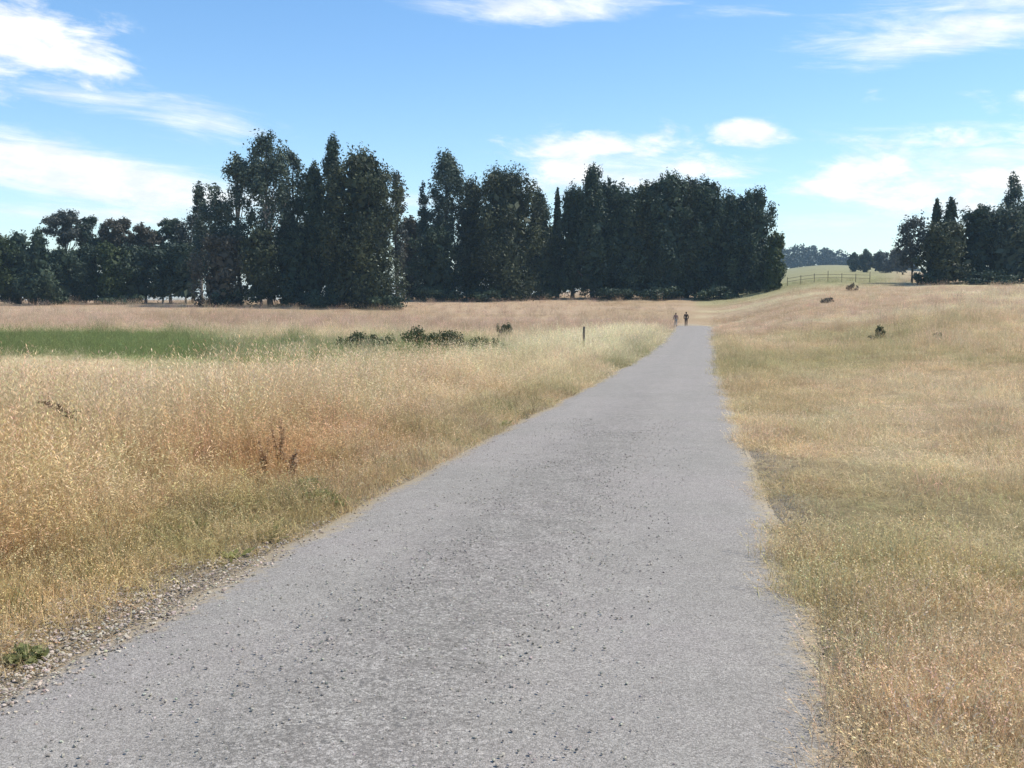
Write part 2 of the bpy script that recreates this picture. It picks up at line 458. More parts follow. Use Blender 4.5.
# ------------------------------------------------------------------ grass tufts, scattered by geometry nodes as uncountable stuff
def tuft(name, n, rad, h, lean, wid, seed, head=0.0, seg=3, flat=0.0, tone=(.75, 1.2), hue=.08):
    r = np.random.default_rng(seed)
    V = []; Q = []; T = []; C = []
    nv = 0
    for _ in range(n):
        a = r.uniform(0, 2 * math.pi); rr = rad * math.sqrt(r.uniform())
        b = np.array([rr * math.cos(a), rr * math.sin(a), -.03])
        L = h * r.uniform(.55, 1.1)
        la = r.uniform(0, 2 * math.pi); ln = lean * r.uniform(.2, 1.2)
        d = np.array([math.cos(la), math.sin(la), 0])
        side = np.array([-math.sin(la), math.cos(la), 0])
        if r.uniform() < .5:
            fa = r.uniform(0, 6.283); side = np.array([math.cos(fa), math.sin(fa), 0])
        w = wid * r.uniform(.6, 1.3)
        tn = r.uniform(*tone); cc = np.array([tn * (1 + r.uniform(-hue, hue)), tn, tn * (1 + r.uniform(-hue, hue))])
        hd = head and r.uniform() < head
        P = []
        for i in range(seg + 1):
            f = i / seg
            up = L * (f - .22 * ln * f * f); out = L * ln * f ** 1.8
            P.append(b + d * out + np.array([0, 0, max(.01, up * (1 - flat * f))]))
        for i, p in enumerate(P):
            f = i / seg; ww = w * (1 - f * .85) * (.8 if hd else 1)
            V += [p - side * ww / 2, p + side * ww / 2]; C += [cc * (.9 + .15 * f)] * 2
        for i in range(seg): Q.append((nv + 2 * i, nv + 2 * i + 1, nv + 2 * i + 3, nv + 2 * i + 2))
        nv += 2 * (seg + 1)
        if hd:   # a feathery seed head: three spikelets at the tip
            tip = P[-1]; dr = P[-1] - P[-2]; dr /= np.linalg.norm(dr)
            for q in range(4):
                o = tip - dr * L * .07 * q; fa = r.uniform(0, 6.28); sd = np.array([math.cos(fa), math.sin(fa), -.2])
                e = o + dr * L * .05 + sd * L * .045
                m1 = (o + e) / 2; pr = np.cross(dr, sd); pr /= np.linalg.norm(pr)
                V += [o, m1 + pr * w * .9, e, m1 - pr * w * .9]; C += [cc * 1.12] * 4
                Q.append((nv, nv + 1, nv + 2, nv + 3)); nv += 4
    me = mesh_np(name, V, quads=Q)
    vcol(me, 'tone', C)
    me.materials.append(M['grass'])
    return bpy.data.objects.new(name, me)

def broad_tuft(name, n, rad, L0, seed):
    """rosette of broad leaves"""
    r = np.random.default_rng(seed); V = []; Q = []; C = []; nv = 0
    for _ in range(n):
        a = r.uniform(0, 6.283); L = L0 * r.uniform(.5, 1.1); el = r.uniform(.2, 1.2)
        d = np.array([math.cos(a), math.sin(a), 0]); sd = np.array([-d[1], d[0], 0]); rr = rad * r.uniform(0, 1)
        w = L * .16; tn = r.uniform(.75, 1.25); cc = np.array([tn, tn, tn * .9])
        prof = [(0, .3), (.3, 1), (.7, .8), (1, .05)]
        for f, q in prof:
            p = d * (rr + L * f * math.cos(el)) + np.array([0, 0, L * math.sin(el) * (f - .35 * f * f)])
            V += [p - sd * w * q, p + sd * w * q]; C += [cc] * 2
        for i in range(3): Q.append((nv + 2 * i, nv + 2 * i + 1, nv + 2 * i + 3, nv + 2 * i + 2))
        nv += 8
    me = mesh_np(name, V, quads=Q); vcol(me, 'tone', C); me.materials.append(M['grass'])
    return bpy.data.objects.new(name, me)

def pebble(name, seed):
    bm = bmesh.new(); bmesh.ops.create_icosphere(bm, subdivisions=1, radius=1)
    r = random.Random(seed)
    for v in bm.verts: v.co *= r.uniform(.72, 1.12); v.co.z *= .62; v.co.x *= 1.15
    me = bpy.data.meshes.new(name); bm.to_mesh(me); bm.free()
    vcol(me, 'tone', np.ones((len(me.vertices), 3))); me.materials.append(M['stone'])
    return bpy.data.objects.new(name, me)

def gn_scatter(name, pts, rot, scl, idx, colr, sources, tilt=0.0):
    """one object: a cloud of points that carries the tufts"""
    src = bpy.data.collections.new(name + '_sources')
    for i, o in enumerate(sources):
        o.name = 'a%02d_%s' % (i, o.name); src.objects.link(o)
    me = bpy.data.meshes.new(name)
    n = len(pts)
    me.vertices.add(n); me.vertices.foreach_set('co', np.asarray(pts, np.float32).ravel())
    a = me.attributes.new('irot', 'FLOAT_VECTOR', 'POINT'); a.data.foreach_set('vector', np.asarray(rot, np.float32).ravel())
    a = me.attributes.new('iscl', 'FLOAT_VECTOR', 'POINT'); a.data.foreach_set('vector', np.asarray(scl, np.float32).ravel())
    a = me.attributes.new('iidx', 'INT', 'POINT'); a.data.foreach_set('value', np.asarray(idx, np.int32))
    vcol(me, 'icol', colr)
    me.update()
    o = link(name, me)
    g = bpy.data.node_groups.new(name + '_nodes', 'GeometryNodeTree')
    g.interface.new_socket('Geometry', in_out='INPUT', socket_type='NodeSocketGeometry')
    g.interface.new_socket('Geometry', in_out='OUTPUT', socket_type='NodeSocketGeometry')
    gi = g.nodes.new('NodeGroupInput'); go = g.nodes.new('NodeGroupOutput')
    ip = g.nodes.new('GeometryNodeInstanceOnPoints')
    ci = g.nodes.new('GeometryNodeCollectionInfo'); ci.inputs[0].default_value = src
    ci.inputs['Separate Children'].default_value = True; ci.inputs['Reset Children'].default_value = True
    def attr(nm, t):
        q = g.nodes.new('GeometryNodeInputNamedAttribute'); q.data_type = t; q.inputs[0].default_value = nm; return q.outputs[0]
    L = g.links.new
    L(gi.outputs[0], ip.inputs['Points']); L(ci.outputs[0], ip.inputs['Instance'])
    ip.inputs['Pick Instance'].default_value = True
    L(attr('iidx', 'INT'), ip.inputs['Instance Index'])
    e2r = g.nodes.new('FunctionNodeEulerToRotation'); L(attr('irot', 'FLOAT_VECTOR'), e2r.inputs[0])
    L(e2r.outputs[0], ip.inputs['Rotation'])
    L(attr('iscl', 'FLOAT_VECTOR'), ip.inputs['Scale'])
    L(ip.outputs[0], go.inputs[0])
    md = o.modifiers.new('scatter', 'NODES'); md.node_group = g
    return o

def scatter_pts(n, y0, y1, umin, umax, power=1.0):
    """random points in the wedge of land in front, denser nearby: y ~ distance, u = x / y"""
    a = RNG.uniform(size=n)
    if abs(power - 1) < 1e-6: y = y0 * (y1 / y0) ** a
    else:
        q = 2 - power
        y = (y0 ** q + a * (y1 ** q - y0 ** q)) ** (1 / q)
    u = RNG.uniform(umin, umax, n)
    return y * u, y

UL, UR = -.66, .66
# --- tall dry grass left of the path
tall = [tuft('tall_a', 34, .17, .62, .42, .0045, 1, .45, 4), tuft('tall_b', 30, .2, .78, .5, .004, 2, .6, 4),
        tuft('tall_c', 38, .15, .5, .6, .005, 3, .3, 4), tuft('tall_d', 24, .2, .88, .35, .004, 4, .8, 4)]
x, y = scatter_pts(52000, 2.2, 118, UL, .34, 1.35)
s, t = to_st(x, y)
edge = -2.2 - .7 * fbm(s * .6, t * 0 + 3.3, 111) - .9 * sstep(8, 4.5, y)
keep = (t < edge * flare(s)) & (s > -3)
gr = sstep(47, 52, y) * sstep(98, 94, y) * sstep(-.24, -.33, x / y)
keep &= RNG.uniform(size=len(x)) > gr * .93
keep &= (RNG.uniform(size=len(x)) < .35 + .9 * sstep(.3, .55, fbm(x * .4, y * .4, 121)))
x, y, s, t = x[keep], y[keep], s[keep], t[keep]
hh = (.30 + .55 * sstep(-2.4, -5, t)) * (.5 + 1.1 * fbm(x * .55, y * .55, 131)) * RNG.uniform(.65, 1.25, len(x))
hh *= 1 + .45 * sstep(38, 50, s) * sstep(-9, -6.5, t)
hh *= 1 - .64 * sstep(15, 27, y) * sstep(-6.5, -9, t)
hh *= 1 - .45 * sstep(85, 115, y)
hh *= 1 - .3 * sstep(-10, -30, t)
ws = np.clip(.75 + y / 34, .8, 3.2) * RNG.uniform(.8, 1.25, len(x))
rot = np.stack([RNG.normal(0, .10, len(x)), RNG.normal(0, .10, len(x)), RNG.uniform(0, 6.283, len(x))], 1)
patch = .80 + .42 * fbm(x * .8, y * .45, 133)
c = zone(x, y) * patch[:, None] * RNG.uniform(.72, 1.28, (len(x), 1)) * (1 + RNG.normal(0, .06, (len(x), 3)))
o = gn_scatter('tall_grass', np.stack([x, y, ground_z(x, y)], 1), rot, np.stack([ws, ws, hh * 1.25], 1), RNG.integers(0, 4, len(x)), c * 1.24, tall)
tag(o, 'tall straw coloured dry grass filling the meadow left of the path', 'grass', kind='stuff')

# --- short grass: right of the path, verge, and thatch between the tall tufts
short = [tuft('short_a', 46, .2, .13, 1.0, .0045, 11, .12, 3, .3), tuft('short_b', 40, .22, .10, 1.3, .005, 12, 0, 3, .45),
         tuft('short_c', 36, .18, .2, .8, .004, 13, .4, 3), tuft('short_d', 50, .24, .08, 1.6, .005, 14, 0, 2, .5)]
x, y = scatter_pts(78000, 2.0, 135, UL, UR, 1.3)
sv = 2.0 * (90 / 2.0) ** RNG.uniform(size=20000); tv = np.where(RNG.uniform(size=20000) < .55, -1, 1) * (1.6 + 1.7 * RNG.uniform(size=20000) ** 1.3)
xv, yv = to_xy(sv, tv); xf, yf = scatter_pts(16000, 105, 200, UL, UR, 1.0)
x = np.concatenate([x, xv, xf]); y = np.concatenate([y, yv, yf])
s, t = to_st(x, y)
fl = flare(s); tw = t; t = t / fl
er = 1.66 + .55 * fbm(s * 1.1, t * 0 + 9.1, 141); el = -1.58 - .5 * fbm(s * .6, t * 0 + 3.3, 111) - 1.0 * sstep(8, 4.5, y) * RNG.uniform(0, 1, len(x)) ** 1.3
keep = ((t > er) | (t < el)) & (s > -4)
keep &= ~((t < -4.5) & (y < 45) & (RNG.uniform(size=len(x)) < .6))
keep &= (t < 0) | (RNG.uniform(size=len(x)) < .30 + .9 * sstep(.34, .52, fbm(x * .8, y * .8, 151)))
x, y, s, t = x[keep], y[keep], s[keep], tw[keep]
hh = (.35 + 1.5 * fbm(x * .7, y * .6, 161) ** 1.3) * RNG.uniform(.5, 1.5, len(x))
hh *= 1 + 1.2 * sstep(6, 16, t) * sstep(.4, .6, fbm(x * .2, y * .2, 171)) + .6 * sstep(25, 60, y)
hh *= np.where(t < 0, 1 + .6 * sstep(-2, -3, t), 1)
ws = np.clip(.8 + y / 30, .8, 3.6) * RNG.uniform(.75, 1.3, len(x))
rot = np.stack([RNG.normal(0, .12, len(x)), RNG.normal(0, .12, len(x)), RNG.uniform(0, 6.283, len(x))], 1)
patch = (.70 + .62 * fbm(x * 1.1, y * .7, 163))
c = zone(x, y) * patch[:, None] * RNG.uniform(.72, 1.3, (len(x), 1)) * (1 + RNG.normal(0, .05, (len(x), 3)))
o = gn_scatter('short_grass', np.stack([x, y, ground_z(x, y)], 1), rot, np.stack([ws, ws, hh * np.clip(.8 + y / 60, 1, 2)], 1), RNG.integers(0, 4, len(x)), c * np.where(t > 0, 1.34, 1.2)[:, None], short)
tag(o, 'short dry mottled grass right of the path and along its verges', 'grass', kind='stuff')

# --- green weeds along the path edge and in the damp hollow
weeds = [broad_tuft('weed_a', 30, .12, .075, 21), broad_tuft('weed_b', 24, .15, .10, 22), tuft('weed_c', 40, .16, .24, .6, .006, 23, 0, 3)]
x, y = scatter_pts(15000, 3.4, 98, UL, .3, 1.2)
s, t = to_st(x, y)
p = sstep(-3.6, -2.7, t) * sstep(-1.7, -2.1, t) * sstep(.40, .56, fbm(x * .5, y * .5, 101)) * sstep(5.0, 8, y) * sstep(95, 80, s)
g = sstep(42, 50, y) * sstep(99, 93, y) * (sstep(-.24, -.33, x / y) + .6 * sstep(.02, -.04, x / y) * sstep(82, 70, y))
keep = RNG.uniform(size=len(x)) < np.clip(p * .4 + g * .9, 0, 1)
x, y = x[keep], y[keep]
ws = np.clip(.8 + y / 26, .8, 3.2) * RNG.uniform(.6, 1.4, len(x))
rot = np.stack([RNG.normal(0, .1, len(x)), RNG.normal(0, .1, len(x)), RNG.uniform(0, 6.283, len(x))], 1)
c = np.where((y > 46)[:, None], np.array([[.225, .255, .100]]), np.array([[.27, .255, .115]])) * RNG.uniform(.75, 1.25, (len(x), 1)) * (1 + RNG.normal(0, .06, (len(x), 3)))
o = gn_scatter('green_weeds', np.stack([x, y, ground_z(x, y)], 1), rot, np.stack([ws, ws, ws * .8], 1), RNG.integers(0, 3, len(x)), c, weeds)
tag(o, 'low green weeds along the left edge of the path and in the damp hollow', 'weeds', kind='stuff')

# --- loose stones on the path and its shoulder
stones = [pebble('stone_a', 1), pebble('stone_b', 2), pebble('stone_c', 3)]
n = 230000
s = RNG.uniform(.5, 1, n) ** 1; s = 2.2 + 15 * RNG.uniform(size=n) ** 1.7
t = RNG.uniform(-3.3, 2.2, n)
mid = np.exp(-((t + .05) / .6) ** 2); sh = sstep(-1.3, -1.9, t) * sstep(-3.4, -2.4, t) * sstep(8.5, 5, s); shr = sstep(1.5, 1.9, t) * .6
keep = RNG.uniform(size=n) < np.clip(.08 + .5 * mid * sstep(.35, .6, fbm(s * .9, t * 1.2, 181)) + .95 * sh + shr, 0, 1) * np.where(t < -1.8, sh, 1)
s, t = s[keep], t[keep]
x, y = to_xy(s, t)
z = np.where(np.abs(t) < 1.85, base_z(x, y) + .035 * (1 - (t / 1.8) ** 2) * (np.abs(t) < 1.8), ground_z(x, y) + .008) + .001
r = (.0022 + .0075 * RNG.uniform(size=len(s)) ** 4 + np.where(t < -1.5, .008 * RNG.uniform(size=len(s)) ** 3, 0))
c = np.where((t < -1.5)[:, None], np.array([[.40, .335, .265]]), np.array([[.345, .31, .262]])) * RNG.uniform(.55, 1.4, (len(s), 1)) * (1 + RNG.normal(0, .04, (len(s), 3)))
rot = np.stack([RNG.normal(0, .3, len(s)), RNG.normal(0, .3, len(s)), RNG.uniform(0, 6.283, len(s))], 1)
o = gn_scatter('loose_gravel', np.stack([x, y, z], 1), rot, np.stack([r, r, r], 1), RNG.integers(0, 3, len(s)), c, stones)
tag(o, 'loose grey and tan stones scattered over the path and its left shoulder', 'gravel', kind='stuff')

# ------------------------------------------------------------------ foliage
def leaves(centers, radii, n, size, aspect, tonec, rng, up=0.0, jitter=.25):
    """kite shaped sprays through a set of ellipsoid clumps"""
    k = len(centers)
    vol = np.prod(radii, 1) ** (2 / 3); p = vol / vol.sum()
    ci = rng.choice(k, n, p=p)
    d = rng.normal(size=(n, 3)); d /= np.linalg.norm(d, axis=1)[:, None]
    rr = rng.uniform(size=n) ** .5 * (1 + .16 * rng.normal(size=n))
    P = centers[ci] + d * rr[:, None] * radii[ci]
    nr = d + rng.normal(0, .55, (n, 3)); nr /= np.linalg.norm(nr, axis=1)[:, None]
    a = np.cross(nr, rng.normal(size=(n, 3))); a[:, 2] += up; a -= nr * (a * nr).sum(1)[:, None]
    a /= np.linalg.norm(a, axis=1)[:, None] + 1e-9
    b = np.cross(nr, a)
    L = (size * rng.uniform(.6, 1.4, n))[:, None]
    V = np.stack([P - a * L * .5, P + b * L * aspect * .5 + a * L * .08, P + a * L * .55, P - b * L * aspect * .5 + a * L * .08], 1).reshape(-1, 3)
    tn = np.clip(tonec[ci] + rng.normal(0, .22, n), 0, 1)
    tone = np.repeat(tn, 4)
    Q = np.arange(4 * n).reshape(n, 4)
    return V, Q, tone

def leaf_mesh(name, V, Q, tone, mat, parent):
    me = mesh_np(name, V, quads=Q)
    vcol(me, 'tone', np.repeat(tone[:, None], 3, 1))
    return link(name, me, mat, parent)

def prof_cone(f):  return np.interp(f, [0, .12, .35, .65, .85, 1], [.75, .95, 1, .72, .38, .05])
def prof_dome(f):  return np.interp(f, [0, .1, .4, .7, .88, 1], [.82, .95, 1, .93, .68, .18])
def prof_col(f):   return np.interp(f, [0, .15, .6, .85, 1], [.7, .95, 1, .75, .12])
def prof_gum(f):   return np.interp(f, [0, .2, .5, .8, 1], [.55, .9, 1, .8, .35])
def prof_flat(f):  return np.interp(f, [0, .3, .7, 1], [.55, 1, 1, .45])

def make_tree(name, label, X, Y, top, hw, style, leaf, bark='bark', seed=0, base=.04, dens=1.0, cat='tree', group=None, depth=.85, lean=0.0, fine=1.0):
    rng = np.random.default_rng(seed * 7 + 5)
    z0 = gz(X, Y); H = top - z0
    root = empty(name, (X, Y, z0 - .05))
    tag(root, label, cat, group)
    cen = []; rad = []
    b = base * H
    big = []
    if style in ('cone', 'dome', 'col'):
        prof = dict(cone=prof_cone, dome=prof_dome, col=prof_col)[style]
        hw *= 1.28
        nc = int(62 * dens * max(.35, min(1.8, (H / 28) * (hw / 4.5))))
        # leaders: several rising tips near the top make the outline ragged
        for q in range(nc):
            f = rng.uniform(0, .97) ** .9; R = hw * prof(f)
            a = rng.uniform(0, 6.283); rr = R * rng.uniform(.45, 1.0) * .88
            cw = (.16 + .1 * rng.uniform()) * hw * (1.1 - .35 * f) + .25
            ch = cw * rng.uniform(1.5, 2.6) if style != 'dome' else cw * rng.uniform(1.2, 2.0)
            cen.append((rr * math.cos(a), rr * math.sin(a) * depth, b + f * (H - b) * .95)); rad.append((cw, cw, min(ch, H * .09 + .6)))
        for q in range(9 if style == 'dome' else 5):
            a = rng.uniform(0, 6.283); rr = hw * rng.uniform(0, .55 if style == 'dome' else .22)
            hh = rng.uniform(.86, .96) * H if style == 'dome' else rng.uniform(.85, .97) * H
            cen.append((rr * math.cos(a), rr * math.sin(a) * depth, hh - .05 * H)); rad.append((.13 * hw + .2, .13 * hw + .2, .055 * H + .4))
        cen.append((0, 0, H * .955)); rad.append((.07 * hw + .18, .07 * hw + .18, H * .05))
        n = int(10500 * dens * max(.3, (H * hw) / 140.0)); ls = .44
        # oversized filler leaves added inside to block light and stop one looking through
        for f in np.linspace(.06, .86, 9): big.append((0, 0, b + f * (H - b), hw * prof(f) * .55, H * .075))
    elif style == 'gum':
        hw *= 1.12
        nc = int(64 * dens * max(.45, min(1.5, hw / 4)))
        for q in range(nc):
            f = rng.uniform(0, 1) ** .75; R = hw * prof_gum(f)
            a = rng.uniform(0, 6.283); rr = R * math.sqrt(rng.uniform(.05, 1)) * .9
            cw = rng.uniform(.5, 1.3) * (.17 * hw + .5)
            cen.append((rr * math.cos(a), rr * math.sin(a) * depth, b + f * (H - b) * .94)); rad.append((cw, cw, cw * rng.uniform(1.0, 2.2)))
        cen.append((rng.normal(0, .1 * hw), 0, H * .955)); rad.append((.16 * hw + .2, .16 * hw + .2, H * .045))
        n = int(7600 * dens * max(.3, (H * hw) / 110.0)); ls = .46
    else:   # flat: umbrella crown on a bare trunk
        nc = int(44 * dens); hw *= 1.1
        for q in range(nc):
            f = rng.uniform(0, 1); R = hw * prof_flat(f)
            a = rng.uniform(0, 6.283); rr = R * math.sqrt(rng.uniform(.0, 1)) * .95
            cw = rng.uniform(.7, 1.2) * (.2 * hw + .3)
            cen.append((rr * math.cos(a), rr * math.sin(a) * depth, b + f * (H - b) * .93)); rad.append((cw, cw, cw * rng.uniform(.5, 1.0)))
        n = int(6000 * dens); ls = .42
    cen = np.array(cen); rad = np.array(rad)
    cen[:, 0] += lean * (cen[:, 2] / H) ** 1.5
    tonec = np.clip(rng.normal(.42, .24, len(cen)), 0, 1)
    V, Q, tone = leaves(cen, rad, int(n * 1.25), ls * fine, .5, tonec, rng, up=.7 if style in ('cone', 'col', 'dome') else -.3)
    Vs, Qs, Ts = [V], [Q], [tone]; off = len(V)
    if big:
        B = np.array(big)
        bc = B[:, :3].copy(); br = np.stack([B[:, 3], B[:, 3] * depth, B[:, 4]], 1)
        bc[:, 0] += lean * (bc[:, 2] / H) ** 1.5
        V2, Q2, T2 = leaves(bc, br, int(n * .22), 1.25, .6, np.full(len(bc), .3), rng, up=.4)
        Vs.append(V2); Qs.append(Q2 + off); Ts.append(T2)
    leaf_mesh('crown', np.concatenate(Vs), np.concatenate(Qs), np.concatenate(Ts), M[leaf], root)
    # trunk with limbs reaching into the clumps
    mb = MB()
    tr = max(.12, H * (.016 if style != 'gum' else .014))
    P = []; R = []
    topf = .9
    wx, wy = rng.normal(0, .012 * H, 2)
    for f in np.linspace(0, topf, 9):
        P.append((lean * f ** 1.5 + wx * math.sin(f * 3.1), wy * math.sin(f * 2.3), f * H)); R.append(tr * (1.35 if f == 0 else 1 - .9 * f))
    mb.tube(P, R, 9)
    order = rng.permutation(len(cen))[:22 if style in ('gum', 'flat') else 10]
    for q in order:
        c = cen[q]; f0 = max(.05, (c[2] / H) * rng.uniform(.5, .75)); f0 = min(f0, .8)
        if style == 'flat': f0 = min(.78, max(.45, f0))
        p0 = np.array([np.interp(f0, np.linspace(0, topf, 9), [p[i] for p in P]) for i in range(3)])
        r0 = tr * (1 - .9 * f0) * .5
        m = p0 * .45 + c * .55 + np.array([0, 0, -.04 * H * rng.uniform(.2, 1)])
        mb.tube([p0, m, c], [r0, r0 * .7, r0 * .25], 5, cap=False)
    mb.build('trunk', M[bark], root)
    return root

def at(px, D, yimg=None):
    """a spot on the land seen D metres ahead along image column px, and the height that image row yimg has there"""
    Xw = (px - 512) / F * D
    return Xw, D, (CAM_H + (300 - yimg) / F * D if yimg is not None else None)

